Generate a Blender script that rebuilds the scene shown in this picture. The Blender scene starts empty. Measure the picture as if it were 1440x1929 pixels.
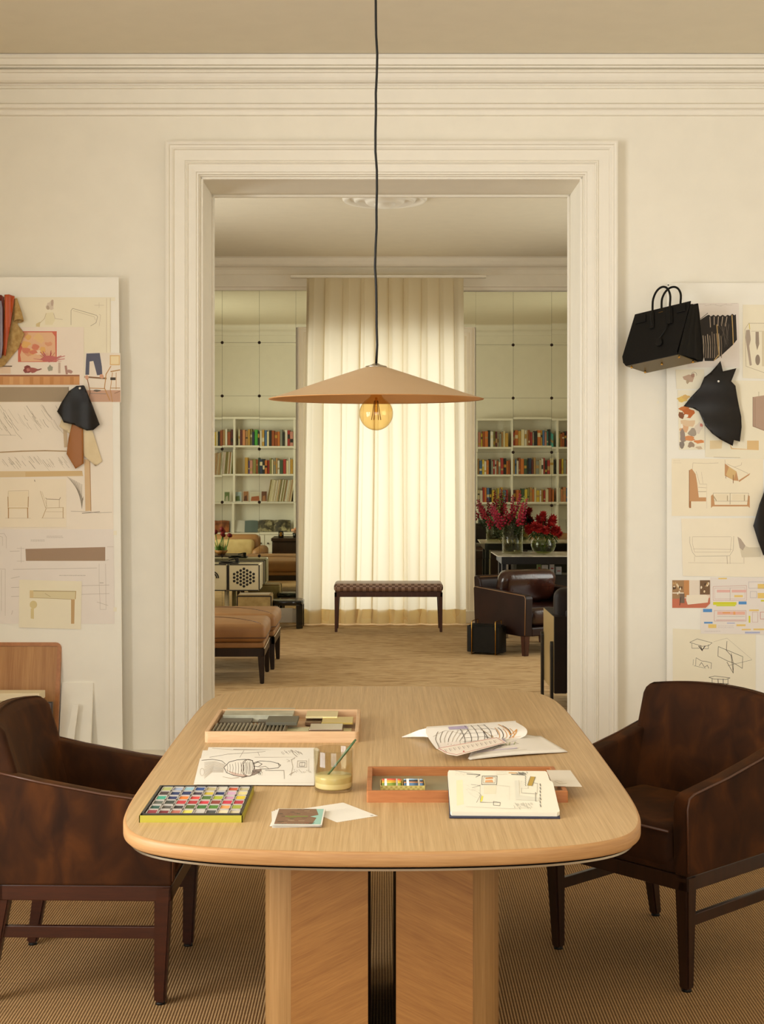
import bpy, bmesh, math, random
from mathutils import Vector, Matrix, Euler
from mathutils.geometry import delaunay_2d_cdt

SC = bpy.context.scene
COL = SC.collection
PI = math.pi
R = random.Random(7)

# ---------------------------------------------------------------- camera, world, lights, exposure
FPX, EYE, CX, HY = 2700.0, 1.55, 720.0, 870.0      # focal length in pixels, eye height, centre column, horizon row
cam_data = bpy.data.cameras.new('camera')
cam = bpy.data.objects.new('camera', cam_data); COL.objects.link(cam)
cam.location = (0, 0, EYE); cam.rotation_euler = (PI/2, 0, 0)
cam_data.sensor_fit = 'VERTICAL'; cam_data.sensor_height = 36.0
cam_data.lens = FPX/1929*36
cam_data.shift_y = -(1929/2-HY)/1929
cam_data.clip_start = 0.05
SC.camera = cam
SC.view_settings.view_transform = 'Standard'
SC.view_settings.look = 'None'
SC.view_settings.gamma = 1.0
SC.view_settings.exposure = 0.0
SC.view_settings.use_curve_mapping = False
SC.cycles.use_denoising = True
SC.cycles.max_bounces = 10
SC.cycles.diffuse_bounces = 5
SC.cycles.glossy_bounces = 5
SC.cycles.transmission_bounces = 8
SC.cycles.transparent_max_bounces = 16
SC.cycles.sample_clamp_indirect = 6.0
SC.cycles.caustics_reflective = False
SC.cycles.caustics_refractive = False

world = bpy.data.worlds.new('daylight'); SC.world = world
world.use_nodes = True
world.node_tree.nodes['Background'].inputs[0].default_value = (1.0, 0.97, 0.90, 1)
world.node_tree.nodes['Background'].inputs[1].default_value = 1.2

def area(name, loc, rot, sx, sy, power, colour=(1, .87, .66), spread=180):
    l = bpy.data.lights.new(name, 'AREA'); l.shape = 'RECTANGLE'; l.size = sx; l.size_y = sy
    l.energy = power; l.color = colour; l.spread = math.radians(spread)
    o = bpy.data.objects.new(name, l); COL.objects.link(o); o.location = loc; o.rotation_euler = rot
    return o
# daylight through the two rooms' windows, plus added fill at the salon sides
area('daylight_study_left', (-2.75, 2.1, 1.75), (0, -PI/2, 0), 2.3, 2.1, 222, (1, 1, 1.11))
area('daylight_study_back', (0.3, -2.45, 1.85), (PI/2, 0, 0), 3.2, 2.3, 120, (1, 1, 1.11))
area('daylight_salon_curtain', (0.045, 14.5, 1.45), (-PI/2, 0, 0), 1.7, 2.9, 38, (.98, .99, 1.06))
area('fill_salon_left', (-3.75, 10.4, 1.7), (0, -PI/2, -.42), 2.3, 2.0, 96, (1, .98, .97), 140)  # unseen left source added to brighten the salon, turned off the window wall
area('fill_salon_right', (3.75, 11.2, 1.7), (0, PI/2, .42), 2.3, 1.6, 52, (1, .98, .97), 140)  # right fill put in to lift the salon, no window known there

# ---------------------------------------------------------------- helpers
def P(px, py, Y):
    s = FPX/Y; return Vector(((px-CX)/s, Y, EYE-(py-HY)/s))
def T(px, py, z=.75):
    s = (py-HY)/(EYE-z); return Vector(((px-CX)/s, FPX/s, z))
def lin(h):
    h = h.lstrip('#'); c = [int(h[i:i+2], 16)/255 for i in (0, 2, 4)]
    return tuple(((v/12.92) if v <= .04045 else ((v+.055)/1.055)**2.4) for v in c)+(1,)

MATS = {}
def mat(name, hexc, rough=.6, metal=0., spec=.5, sheen=0., bump=0., bscale=200., trans=0., coat=0.):
    if name in MATS: return MATS[name]
    m = bpy.data.materials.new(name); m.use_nodes = True; nt = m.node_tree
    b = nt.nodes['Principled BSDF']; c = lin(hexc)
    b.inputs['Roughness'].default_value = rough; b.inputs['Metallic'].default_value = metal
    b.inputs['Specular IOR Level'].default_value = spec
    if sheen: b.inputs['Sheen Weight'].default_value = sheen; b.inputs['Sheen Tint'].default_value = c
    if coat: b.inputs['Coat Weight'].default_value = coat; b.inputs['Coat Roughness'].default_value = .08
    tc = nt.nodes.new('ShaderNodeTexCoord')
    n = nt.nodes.new('ShaderNodeTexNoise'); n.inputs['Scale'].default_value = 9; n.inputs['Detail'].default_value = 3
    nt.links.new(tc.outputs['Object'], n.inputs['Vector'])
    mx = nt.nodes.new('ShaderNodeMix'); mx.data_type = 'RGBA'
    mx.inputs[6].default_value = tuple(v*.96 for v in c[:3])+(1,); mx.inputs[7].default_value = tuple(min(1, v*1.04) for v in c[:3])+(1,)
    nt.links.new(n.outputs['Fac'], mx.inputs[0]); nt.links.new(mx.outputs[2], b.inputs['Base Color'])
    if bump:
        n2 = nt.nodes.new('ShaderNodeTexNoise'); n2.inputs['Scale'].default_value = bscale
        nt.links.new(tc.outputs['Object'], n2.inputs['Vector'])
        bp = nt.nodes.new('ShaderNodeBump'); bp.inputs['Strength'].default_value = bump; bp.inputs['Distance'].default_value = .002
        nt.links.new(n2.outputs['Fac'], bp.inputs['Height']); nt.links.new(bp.outputs['Normal'], b.inputs['Normal'])
    MATS[name] = m; return m

def ramp(nt, stops):
    r = nt.nodes.new('ShaderNodeValToRGB'); el = r.color_ramp.elements
    while len(el) < len(stops): el.new(.5)
    for e, (p, h) in zip(el, stops): e.position = p; e.color = lin(h)
    return r

def grain(name, dark, light, scale=(40, 1.6, 40), rough=.5, spec=.35, rot=(0, 0, 0), fine=.35, coat=0.):
    """wood grain running along the axis with the smallest scale"""
    if name in MATS: return MATS[name]
    m = bpy.data.materials.new(name); m.use_nodes = True; nt = m.node_tree; b = nt.nodes['Principled BSDF']
    tc = nt.nodes.new('ShaderNodeTexCoord'); mp = nt.nodes.new('ShaderNodeMapping')
    mp.inputs['Scale'].default_value = scale
    mr = nt.nodes.new('ShaderNodeMapping'); mr.inputs['Rotation'].default_value = rot
    nt.links.new(tc.outputs['Object'], mr.inputs['Vector']); nt.links.new(mr.outputs['Vector'], mp.inputs['Vector'])
    n1 = nt.nodes.new('ShaderNodeTexNoise'); n1.inputs['Scale'].default_value = 1; n1.inputs['Detail'].default_value = 5; n1.inputs['Roughness'].default_value = .65
    nt.links.new(mp.outputs['Vector'], n1.inputs['Vector'])
    n2 = nt.nodes.new('ShaderNodeTexNoise'); n2.inputs['Scale'].default_value = 6; n2.inputs['Detail'].default_value = 2
    nt.links.new(mp.outputs['Vector'], n2.inputs['Vector'])
    mx = nt.nodes.new('ShaderNodeMix'); mx.data_type = 'FLOAT'; mx.inputs[0].default_value = fine
    nt.links.new(n1.outputs['Fac'], mx.inputs[2]); nt.links.new(n2.outputs['Fac'], mx.inputs[3])
    r = ramp(nt, [(.33, dark), (.66, light)])
    nt.links.new(mx.outputs[0], r.inputs['Fac']); nt.links.new(r.outputs['Color'], b.inputs['Base Color'])
    b.inputs['Roughness'].default_value = rough; b.inputs['Specular IOR Level'].default_value = spec
    if coat: b.inputs['Coat Weight'].default_value = coat; b.inputs['Coat Roughness'].default_value = .2
    bp = nt.nodes.new('ShaderNodeBump'); bp.inputs['Strength'].default_value = .12; bp.inputs['Distance'].default_value = .001
    nt.links.new(mx.outputs[0], bp.inputs['Height']); nt.links.new(bp.outputs['Normal'], b.inputs['Normal'])
    MATS[name] = m; return m

def mottled(name, stops, scale=6, detail=5, rough=.7, spec=.3, sheen=0., sheen_tint='#ffffff', stretch=(1, 1, 1), bump=0., coat=0., dist=0.):
    if name in MATS: return MATS[name]
    m = bpy.data.materials.new(name); m.use_nodes = True; nt = m.node_tree; b = nt.nodes['Principled BSDF']
    tc = nt.nodes.new('ShaderNodeTexCoord'); mp = nt.nodes.new('ShaderNodeMapping'); mp.inputs['Scale'].default_value = stretch
    nt.links.new(tc.outputs['Object'], mp.inputs['Vector'])
    n = nt.nodes.new('ShaderNodeTexNoise'); n.inputs['Scale'].default_value = scale; n.inputs['Detail'].default_value = detail
    n.inputs['Distortion'].default_value = dist
    nt.links.new(mp.outputs['Vector'], n.inputs['Vector'])
    r = ramp(nt, stops); nt.links.new(n.outputs['Fac'], r.inputs['Fac']); nt.links.new(r.outputs['Color'], b.inputs['Base Color'])
    b.inputs['Roughness'].default_value = rough; b.inputs['Specular IOR Level'].default_value = spec
    if sheen: b.inputs['Sheen Weight'].default_value = sheen; b.inputs['Sheen Tint'].default_value = lin(sheen_tint); b.inputs['Sheen Roughness'].default_value = .4
    if coat: b.inputs['Coat Weight'].default_value = coat; b.inputs['Coat Roughness'].default_value = .12
    if bump:
        bp = nt.nodes.new('ShaderNodeBump'); bp.inputs['Strength'].default_value = bump; bp.inputs['Distance'].default_value = .01
        nt.links.new(n.outputs['Fac'], bp.inputs['Height']); nt.links.new(bp.outputs['Normal'], b.inputs['Normal'])
    MATS[name] = m; return m

def glassy(name, tint='#ffffff', gloss=.12, rough=.02):
    """thin clear glass: tinted see-through with a fresnel reflection"""
    if name in MATS: return MATS[name]
    m = bpy.data.materials.new(name); m.use_nodes = True; nt = m.node_tree; nt.nodes.clear()
    out = nt.nodes.new('ShaderNodeOutputMaterial'); mx = nt.nodes.new('ShaderNodeMixShader')
    tr = nt.nodes.new('ShaderNodeBsdfTransparent'); gl = nt.nodes.new('ShaderNodeBsdfGlossy')
    lw = nt.nodes.new('ShaderNodeLayerWeight'); lw.inputs['Blend'].default_value = .5
    pw = nt.nodes.new('ShaderNodeMath'); pw.operation = 'POWER'; pw.inputs[1].default_value = 4.0; nt.links.new(lw.outputs['Facing'], pw.inputs[0])
    ma = nt.nodes.new('ShaderNodeMath'); ma.operation = 'MULTIPLY_ADD'; ma.inputs[1].default_value = min(.8, gloss*3); ma.inputs[2].default_value = .035; nt.links.new(pw.outputs[0], ma.inputs[0])
    tr.inputs['Color'].default_value = lin(tint); gl.inputs['Roughness'].default_value = rough
    nt.links.new(ma.outputs[0], mx.inputs[0]); nt.links.new(tr.outputs[0], mx.inputs[1]); nt.links.new(gl.outputs[0], mx.inputs[2])
    nt.links.new(mx.outputs[0], out.inputs['Surface'])
    MATS[name] = m; return m

class MB:
    def __init__(s): s.bm = bmesh.new(); s.mats = []
    def mi(s, m):
        if m not in s.mats: s.mats.append(m)
        return s.mats.index(m)
    def take(s, bm2, m, M=None, smooth=False):
        me = bpy.data.meshes.new('t'); 
        if M is not None: bmesh.ops.transform(bm2, matrix=M, verts=bm2.verts)
        for f in bm2.faces: f.material_index = s.mi(m); f.smooth = smooth
        bm2.to_mesh(me); s.bm.from_mesh(me); bpy.data.meshes.remove(me); bm2.free(); return s
    def box(s, c, d, m, r=0., seg=2, M=None):
        """box centred at c with dimensions d, edges rounded by r"""
        b = bmesh.new(); bmesh.ops.create_cube(b, size=1)
        bmesh.ops.scale(b, vec=d, verts=b.verts)
        if r: bmesh.ops.bevel(b, geom=b.edges[:], offset=min(r, min(d)*.49), segments=seg, affect='EDGES', profile=.5)
        bmesh.ops.translate(b, vec=c, verts=b.verts)
        return s.take(b, m, M, smooth=False if seg < 3 else True)
    def span(s, a, b_, m, r=0., seg=2):
        c = [(a[i]+b_[i])/2 for i in range(3)]; d = [abs(b_[i]-a[i]) for i in range(3)]
        return s.box(c, d, m, r, seg)
    def poly(s, pts, m, smooth=False):
        vs = [s.bm.verts.new(p) for p in pts]; f = s.bm.faces.new(vs); f.material_index = s.mi(m); f.smooth = smooth; return s
    def prism(s, pts, axis, a, b_, m, r=0., seg=2, M=None, smooth=False):
        """extrude a 2-D outline along axis 0/1/2 from a to b_"""
        b = bmesh.new(); vs = []
        for p in pts:
            q = [p[0], p[1]]; q.insert(axis, a); vs.append(b.verts.new(q))
        f = b.faces.new(vs); e = bmesh.ops.extrude_face_region(b, geom=[f])
        vec = [0, 0, 0]; vec[axis] = b_-a
        bmesh.ops.translate(b, vec=vec, verts=[v for v in e['geom'] if isinstance(v, bmesh.types.BMVert)])
        bmesh.ops.recalc_face_normals(b, faces=b.faces)
        if r:
            ed = [x for x in b.edges if len(x.link_faces) == 2 and x.calc_face_angle(0) > .5]
            bmesh.ops.bevel(b, geom=ed, offset=r, segments=seg, affect='EDGES', profile=.5)
        return s.take(b, m, M, smooth)
    def lathe(s, prof, m, c=(0, 0, 0), n=32, M=None, smooth=True, sx=1, sy=1):
        b = bmesh.new(); rings = []
        for r, z in prof:
            rings.append([b.verts.new((c[0]+max(r, 1e-5)*sx*math.cos(2*PI*i/n), c[1]+max(r, 1e-5)*sy*math.sin(2*PI*i/n), c[2]+z)) for i in range(n)])
        for k in range(len(rings)-1):
            for i in range(n):
                b.faces.new((rings[k][i], rings[k][(i+1) % n], rings[k+1][(i+1) % n], rings[k+1][i]))
        bmesh.ops.remove_doubles(b, verts=b.verts, dist=2e-5)
        bmesh.ops.recalc_face_normals(b, faces=b.faces)
        return s.take(b, m, M, smooth)
    def tube(s, pts, r, m, n=8, cap=True, M=None, smooth=True):
        b = bmesh.new(); pts = [Vector(p) for p in pts]; rs = r if isinstance(r, (list, tuple)) else [r]*len(pts)
        rings = []; up = Vector((0, 0, 1))
        for i, p in enumerate(pts):
            d = (pts[min(i+1, len(pts)-1)]-pts[max(i-1, 0)]).normalized()
            if i == 0:
                u = up if abs(d.dot(up)) < .95 else Vector((1, 0, 0)); a = d.cross(u).normalized()
            else: a = (a-d*a.dot(d)).normalized()
            c = d.cross(a)
            rings.append([b.verts.new(p+(a*math.cos(2*PI*k/n)+c*math.sin(2*PI*k/n))*rs[i]) for k in range(n)])
        for i in range(len(rings)-1):
            for k in range(n): b.faces.new((rings[i][k], rings[i][(k+1) % n], rings[i+1][(k+1) % n], rings[i+1][k]))
        if cap: b.faces.new(rings[0][::-1]); b.faces.new(rings[-1])
        bmesh.ops.recalc_face_normals(b, faces=b.faces)
        return s.take(b, m, M, smooth)
    def bar(s, a, b_, w, h, m, w2=None, h2=None, r=.003):
        """square bar from a to b_, w x h at the start and w2 x h2 at the end"""
        a, b_ = Vector(a), Vector(b_); w2 = w2 or w; h2 = h2 or h; b = bmesh.new(); R_ = []
        for p, ww, hh in ((a, w, h), (b_, w2, h2)):
            R_.append([b.verts.new(p+Vector((sx*ww/2, sy*hh/2, 0))) for sx, sy in ((-1, -1), (1, -1), (1, 1), (-1, 1))])
        for k in range(4): b.faces.new((R_[0][k], R_[0][(k+1) % 4], R_[1][(k+1) % 4], R_[1][k]))
        b.faces.new(R_[0][::-1]); b.faces.new(R_[1]); bmesh.ops.recalc_face_normals(b, faces=b.faces)
        if r: bmesh.ops.bevel(b, geom=b.edges[:], offset=r, segments=2, affect='EDGES')
        return s.take(b, m)
    def ball(s, c, r, m, seg=10, sc=(1, 1, 1), M=None):
        b = bmesh.new(); bmesh.ops.create_uvsphere(b, u_segments=seg, v_segments=max(5, seg*2//3), radius=r)
        bmesh.ops.scale(b, vec=sc, verts=b.verts); 
        if M is not None: bmesh.ops.transform(b, matrix=M, verts=b.verts)
        bmesh.ops.translate(b, vec=c, verts=b.verts)
        return s.take(b, m, None, True)
    def build(s, name, parent=None, world=False, kind=None):
        me = bpy.data.meshes.new(name); s.bm.to_mesh(me); s.bm.free()
        for m in s.mats: me.materials.append(m)
        o = bpy.data.objects.new(name, me); COL.objects.link(o)
        if parent is not None:
            o.parent = parent
            if world: o.matrix_parent_inverse = parent.matrix_basis.inverted()
        if kind: o['kind'] = kind
        return o

def tag(o, label, cat, group=None, kind=None):
    o['label'] = label; o['category'] = cat
    if group: o['group'] = group
    if kind: o['kind'] = kind
    return o
def thing(name, label, cat, loc=(0, 0, 0), rz=0., group=None):
    o = bpy.data.objects.new(name, None); COL.objects.link(o); o.empty_display_size = .1
    o.location = loc; o.rotation_euler = (0, 0, rz); return tag(o, label, cat, group)
def copy_tree(o, parent=None):
    kids = [c for c in o.children]
    c = o.copy(); COL.objects.link(c)
    if parent is not None: c.parent = parent
    for k in kids: copy_tree(k, c)
    return c
def struct(name, mb): return mb.build(name, kind='structure')

def catmull(pts, n=8):
    out = []; q = [pts[0]]+list(pts)+[pts[-1]]
    for i in range(1, len(q)-2):
        p0, p1, p2, p3 = (Vector(x) for x in q[i-1:i+3])
        for k in range(n):
            t = k/n
            out.append(.5*((2*p1)+(-p0+p2)*t+(2*p0-5*p1+4*p2-p3)*t*t+(-p0+3*p1-3*p2+p3)*t**3))
    out.append(Vector(pts[-1])); return out

# ---------------------------------------------------------------- materials
CREAM = mat('cream_wall_paint', '#eee7d8', .75, bump=.05, bscale=120)
TRIM = mat('cream_trim_paint', '#efe8da', .5)
CEIL = mat('cream_ceiling_paint', '#e6dcc6', .85)
WHITE = mat('white_shelf_paint', '#ece6d6', .5)
BOARD = mat('white_foam_board', '#f2ede1', .8)
OAK = grain('pale_oak_veneer', '#a48153', '#ccab7c', (90, 1.1, 60), .42, .4)
OAKE = grain('oak_edge', '#9c7044', '#b48a5a', (3, 3, 90), .5, .35)
OAKV = grain('oak_upright', '#7f5a2e', '#977043', (60, 60, 1.5), .5, .35)  # upright and diagonal oak darkened in colour for the shade under the table
OAKD1 = grain('oak_diagonal_left', '#7c4f24', '#9a6a36', (3, 40, 55), .5, .35, (0, .45, 0))
OAKD2 = grain('oak_diagonal_right', '#7c4f24', '#9a6a36', (3, 40, 55), .5, .35, (0, -.45, 0))
STEEL = mat('brushed_steel', '#b0a490', .3, 1.)
BRASS = mat('brass', '#c99a4a', .25, 1.)
NUBUCK = mottled('brown_nubuck', [(.3, '#261307'), (.52, '#371c09'), (.8, '#532c0e')], 11, 9, .85, .15, .3, '#96683a', stretch=(1, 1, .6), dist=.8)
PIPING = mat('brown_piping', '#4a2814', .45)
DWOOD = grain('dark_walnut', '#1f110a', '#341c10', (30, 30, 2), .35, .45)
RWOOD = grain('reddish_walnut', '#280e06', '#3f1a0b', (3, 3, 50), .32, .5)
BLACKL = mottled('black_leather', [(.3, '#0d0b08'), (.7, '#17130e')], 40, 4, .5, .25)
INK = mat('ink', '#2b2622', .8)
PAPER = mat('warm_white_paper', '#ece6da', .85)
PAPERC = mat('cream_paper', '#efe5cc', .85)
PAPERP = mat('pinkish_white_paper', '#ebe1d8', .85)
def flat(h): return mat('paint_'+h.strip('#'), h, .8)
# ================================================================ the rooms
W1, W2, W3 = 6.70, 7.20, 13.83       # study side of the dividing wall, salon side, window wall
OX0, OX1, OZ = -.851, .941, 2.885    # doorway
C1, C2 = 3.415, 3.485                # ceilings

def sisal():
    m = bpy.data.materials.new('ribbed_sisal'); m.use_nodes = True; nt = m.node_tree; b = nt.nodes['Principled BSDF']
    tc = nt.nodes.new('ShaderNodeTexCoord'); mp = nt.nodes.new('ShaderNodeMapping'); mp.inputs['Scale'].default_value = (1, 1, 1)
    nt.links.new(tc.outputs['Object'], mp.inputs['Vector'])
    w = nt.nodes.new('ShaderNodeTexWave'); w.wave_type = 'BANDS'; w.bands_direction = 'X'
    w.inputs['Scale'].default_value = 36; w.inputs['Distortion'].default_value = .6; w.inputs['Detail'].default_value = 1; w.inputs['Detail Scale'].default_value = 3
    nt.links.new(mp.outputs['Vector'], w.inputs['Vector'])
    n = nt.nodes.new('ShaderNodeTexNoise'); n.inputs['Scale'].default_value = 1; n.inputs['Detail'].default_value = 4
    mp2 = nt.nodes.new('ShaderNodeMapping'); mp2.inputs['Scale'].default_value = (6, 90, 1)
    nt.links.new(tc.outputs['Object'], mp2.inputs['Vector']); nt.links.new(mp2.outputs['Vector'], n.inputs['Vector'])
    r1 = ramp(nt, [(.05, '#66492c'), (.55, '#bd9c70')]); nt.links.new(w.outputs['Fac'], r1.inputs['Fac'])
    r2 = ramp(nt, [(.3, '#a58a62'), (.7, '#c3a67b')]); nt.links.new(n.outputs['Fac'], r2.inputs['Fac'])
    mx = nt.nodes.new('ShaderNodeMix'); mx.data_type = 'RGBA'; mx.blend_type = 'MULTIPLY'; mx.inputs[0].default_value = .75
    nt.links.new(r1.outputs['Color'], mx.inputs[6]); nt.links.new(r2.outputs['Color'], mx.inputs[7])
    g = nt.nodes.new('ShaderNodeGamma'); g.inputs[1].default_value = .8
    nt.links.new(mx.outputs[2], g.inputs[0]); nt.links.new(g.outputs[0], b.inputs['Base Color'])
    b.inputs['Roughness'].default_value = .95; b.inputs['Specular IOR Level'].default_value = .1
    bp = nt.nodes.new('ShaderNodeBump'); bp.inputs['Strength'].default_value = .6; bp.inputs['Distance'].default_value = .004
    nt.links.new(w.outputs['Fac'], bp.inputs['Height']); nt.links.new(bp.outputs['Normal'], b.inputs['Normal'])
    return m
SISAL = sisal()
RUG = mottled('beige_woven_carpet', [(.25, '#8a6c46'), (.42, '#b8976c'), (.60, '#cfb085'), (.78, '#a3835a')], 1, 6, .95, .1, stretch=(5, 26, 1), bump=.3, dist=1.2)

struct('floor', MB().span((-3.0, -2.6, -.05), (3.0, 6.95, 0), SISAL))
struct('floor_salon', MB().span((-3.6, 6.95, -.05), (3.6, 15.2, 0), RUG))
struct('ceiling', MB().span((-3.0, -2.6, C1), (3.0, 6.9, C1+.1), CEIL))
struct('ceiling_salon', MB().span((-3.6, 7.0, C2), (3.6, 15.2, C2+.1), CEIL))
# dividing wall with its doorway
b = MB()
b.span((-3.6, W1, 0), (OX0, W2, C2+.1), CREAM); b.span((OX1, W1, 0), (3.6, W2, C2+.1), CREAM)
b.span((OX0, W1, OZ), (OX1, W2, C2+.1), CREAM)
struct('wall_doorway', b)
# study side walls and wall behind the camera, with window openings
def wall_x(name, x0, x1, ya, yb, top, holes):
    b = MB(); y = ya
    for (h0, h1, z0, z1) in holes:
        b.span((x0, y, 0), (x1, h0, top), CREAM); b.span((x0, h0, 0), (x1, h1, z0), CREAM); b.span((x0, h0, z1), (x1, h1, top), CREAM); y = h1
    b.span((x0, y, 0), (x1, yb, top), CREAM); return struct(name, b)
wall_x('wall_left', -2.7, -2.5, -2.6, W1, C1+.1, [(1.0, 3.2, .55, 2.95)])
wall_x('wall_right', 2.5, 2.7, -2.6, W1, C1+.1, [])
b = MB()
b.span((-2.7, -2.4, 0), (-1.4, -2.2, C1+.1), CREAM); b.span((2.0, -2.4, 0), (2.7, -2.2, C1+.1), CREAM)
b.span((-1.4, -2.4, 0), (2.0, -2.2, .6), CREAM); b.span((-1.4, -2.4, 3.1), (2.0, -2.2, C1+.1), CREAM)
struct('wall_back', b)
wall_x('wall_salon_left', -3.6, -3.4, W2, W3+.3, C2+.1, [(9.3, 11.5, .5, 2.9)])
wall_x('wall_salon_right', 3.4, 3.6, W2, W3+.3, C2+.1, [(10.3, 12.1, .5, 2.9)])
# window wall of the salon
WX0, WX1, WZ1 = -.70, .79, 2.74
b = MB()
b.span((-3.6, W3, 0), (WX0, W3+.3, C2+.1), CREAM); b.span((WX1, W3, 0), (3.6, W3+.3, C2+.1), CREAM)
b.span((WX0, W3, WZ1), (WX1, W3+.3, C2+.1), CREAM); b.span((WX0, W3, 0), (WX1, W3+.3, .08), CREAM)
struct('wall_window', b)
PANE = glassy('window_glass', '#fbfdf8', .08)
def window(n, a, bb, axis, depth):
    """framed two-leaf window in an opening a..bb; axis = 0 (wall along x) or 1 (wall along y)"""
    o = bpy.data.objects.new('window_%d' % n, None); COL.objects.link(o); o['kind'] = 'structure'
    fr = MB(); lo, hi = list(a), list(bb); w = .05
    def bar(u0, u1, z0, z1, mb, t=.03, m=TRIM):
        p = [0, 0, z0]; q = [0, 0, z1]; p[axis] = u0; q[axis] = u1; p[1-axis] = depth-t; q[1-axis] = depth+t; mb.span(p, q, m, .004)
    u0, u1, z0, z1 = a[axis], bb[axis], a[2], bb[2]; mid = (u0+u1)/2
    bar(u0, u0+w, z0, z1, fr); bar(u1-w, u1, z0, z1, fr); bar(u0+w, u1-w, z0, z0+w, fr); bar(u0+w, u1-w, z1-w, z1, fr)
    bar(mid-.025, mid+.025, z0+w, z1-w, fr); bar(u0+w, mid-.025, z1-.55, z1-.51, fr, .02); bar(mid+.025, u1-w, z1-.55, z1-.51, fr, .02)
    fr.build('window_frame', o)
    g = MB(); bar(u0+w, u1-w, z0+w, z1-w, g, .003, PANE); g.build('window_pane', o)
window(1, (WX0, 0, .08), (WX1, 0, WZ1), 0, W3+.22)
window(2, (0, 1.0, .55), (0, 3.2, 2.95), 1, -2.62)
window(3, (-1.4, 0, .6), (2.0, 0, 3.1), 0, -2.33)
window(5, (0, 10.3, .5), (0, 12.1, 2.9), 1, 3.52)  # unseen window made up around the right fill light
window(4, (0, 9.3, .5), (0, 11.5, 2.9), 1, -3.52)  # added opening out of view for the left fill light

# door casing: a stepped profile run up, over and down  (u = distance from the opening, p = projection)
def casing(name, x0, x1, top, yface, prof, m=TRIM, ztop0=0.0, sgn=-1):
    b = bmesh.new(); rows = []
    for u, p in prof:
        y = yface+sgn*p
        rows.append([b.verts.new(v) for v in ((x0-u, y, ztop0), (x0-u, y, top+u), (x1+u, y, top+u), (x1+u, y, ztop0))])
    for i in range(len(rows)-1):
        for k in range(3): b.faces.new((rows[i][k], rows[i][k+1], rows[i+1][k+1], rows[i+1][k]))
    bmesh.ops.recalc_face_normals(b, faces=b.faces)
    mb = MB(); mb.take(b, m); return struct(name, mb)
PROF = [(0, 0), (0, .018), (.008, .018), (.010, .026), (.032, .030), (.044, .030), (.046, .037), (.050, .040), (.054, .036), (.058, .040), (.062, .034),
        (.066, .034), (.108, .034), (.112, .044), (.120, .050), (.128, .050), (.131, .060), (.139, .063), (.147, .060), (.147, 0)]
casing('trim_1', OX0-.006, OX1+.006, OZ+.006, W1, PROF)
casing('trim_2', OX0-.006, OX1+.006, OZ+.006, W2, PROF, sgn=1)
# beads at both ends of the reveal
b = MB()
for y in (W1+.012, W2-.04):
    b.span((OX0-.001, y, 0), (OX0+.012, y+.028, OZ), TRIM, .004); b.span((OX1-.012, y, 0), (OX1+.001, y+.028, OZ), TRIM, .004)
    b.span((OX0, y, OZ-.012), (OX1, y+.028, OZ+.001), TRIM, .004)
struct('trim_3', b)
# cornices, extruded along x
def cornice(name, xa, xb, yface, prof, sgn=-1, m=TRIM):
    pts = [(yface, prof[0][1])]+[(yface+sgn*p, z) for p, z in prof]+[(yface, prof[-1][1])]
    return struct(name, MB().prism(pts, 0, xa, xb, m))
zc = lambda y, p: EYE+(HY-y)*(W1-p)/FPX
def arc(p0, z0, p1, z1, bulge, n=6):
    out = []
    for i in range(n+1):
        t = i/n; nx, nz = (z1-z0), -(p1-p0); k = math.sin(PI*t)*bulge
        out.append((p0+(p1-p0)*t+nx*k, z0+(z1-z0)*t+nz*k))
    return out
CP = [(.012, zc(218, .012)), (.018, zc(216, .018))]+arc(.020, zc(213, .02), .040, zc(204, .04), -.25)+[(.044, zc(202, .044)), (.048, zc(196, .048)), (.022, zc(194, .022)), (.022, zc(168, .022)),
      (.036, zc(166, .036)), (.036, zc(162, .036)), (.046, zc(161, .046)), (.050, zc(156, .05))]+arc(.052, zc(155, .052), .115, zc(138, .115), .35)+arc(.118, zc(137, .118), .128, zc(131, .128), .5)+[
      (.10, zc(129, .10)), (.112, zc(127, .112)), (.112, zc(124, .112)), (.136, zc(121.5, .136)), (.14, zc(111, .14)), (.150, zc(108, .150)), (.150, zc(96, .150)), (.155, C1), (.0, C1)]
cornice('trim_4', -2.5, 2.5, W1, CP)
z3 = lambda y, p: EYE+(HY-y)*(W3-p)/FPX
CP3 = [(.03, z3(547, .03)), (.03, z3(541, .03)), (.07, z3(540, .07)), (.07, z3(518, .07)), (.085, z3(516, .085)), (.10, z3(508, .10)), (.12, z3(504, .12)), (.15, z3(503, .15))]+arc(.17, z3(501, .17), .30, z3(486, .30), .3)+[(.33, C2), (0, C2)]
cornice('trim_5', -3.4, 3.4, W3, CP3)
cornice('trim_6', -3.4, 3.4, W2, [(p, z) for p, z in CP3], sgn=1)
# skirtings and the low ledge the boards stand on
struct('baseboard_right', MB().span((OX1+.154, W1-.02, 0), (2.5, W1, .17), TRIM, .004))
struct('baseboard_left', MB().span((-2.5, W1-.24, 0), (OX0-.154, W1, .205), TRIM, .006))
b = MB()
for a in ((-3.4, WX0-.16), (WX1+.16, 3.4)): b.span((a[0], W3-.018, 0), (a[1], W3, .14), TRIM, .004)
struct('baseboard_window', b)
# window casing in the salon with plinth blocks
PROF2 = [(0, 0), (0, .03), (.02, .035), (.024, .045), (.05, .045), (.054, .055), (.09, .055), (.094, .07), (.105, .07), (.105, 0)]
casing('trim_7', WX0, WX1, WZ1, W3, PROF2, ztop0=.12)
b = MB()
for x0 in (WX0-.11, WX1-.0): b.span((x0, W3-.08, 0), (x0+.11, W3, .12), TRIM, .004)
struct('trim_8', b)
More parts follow.
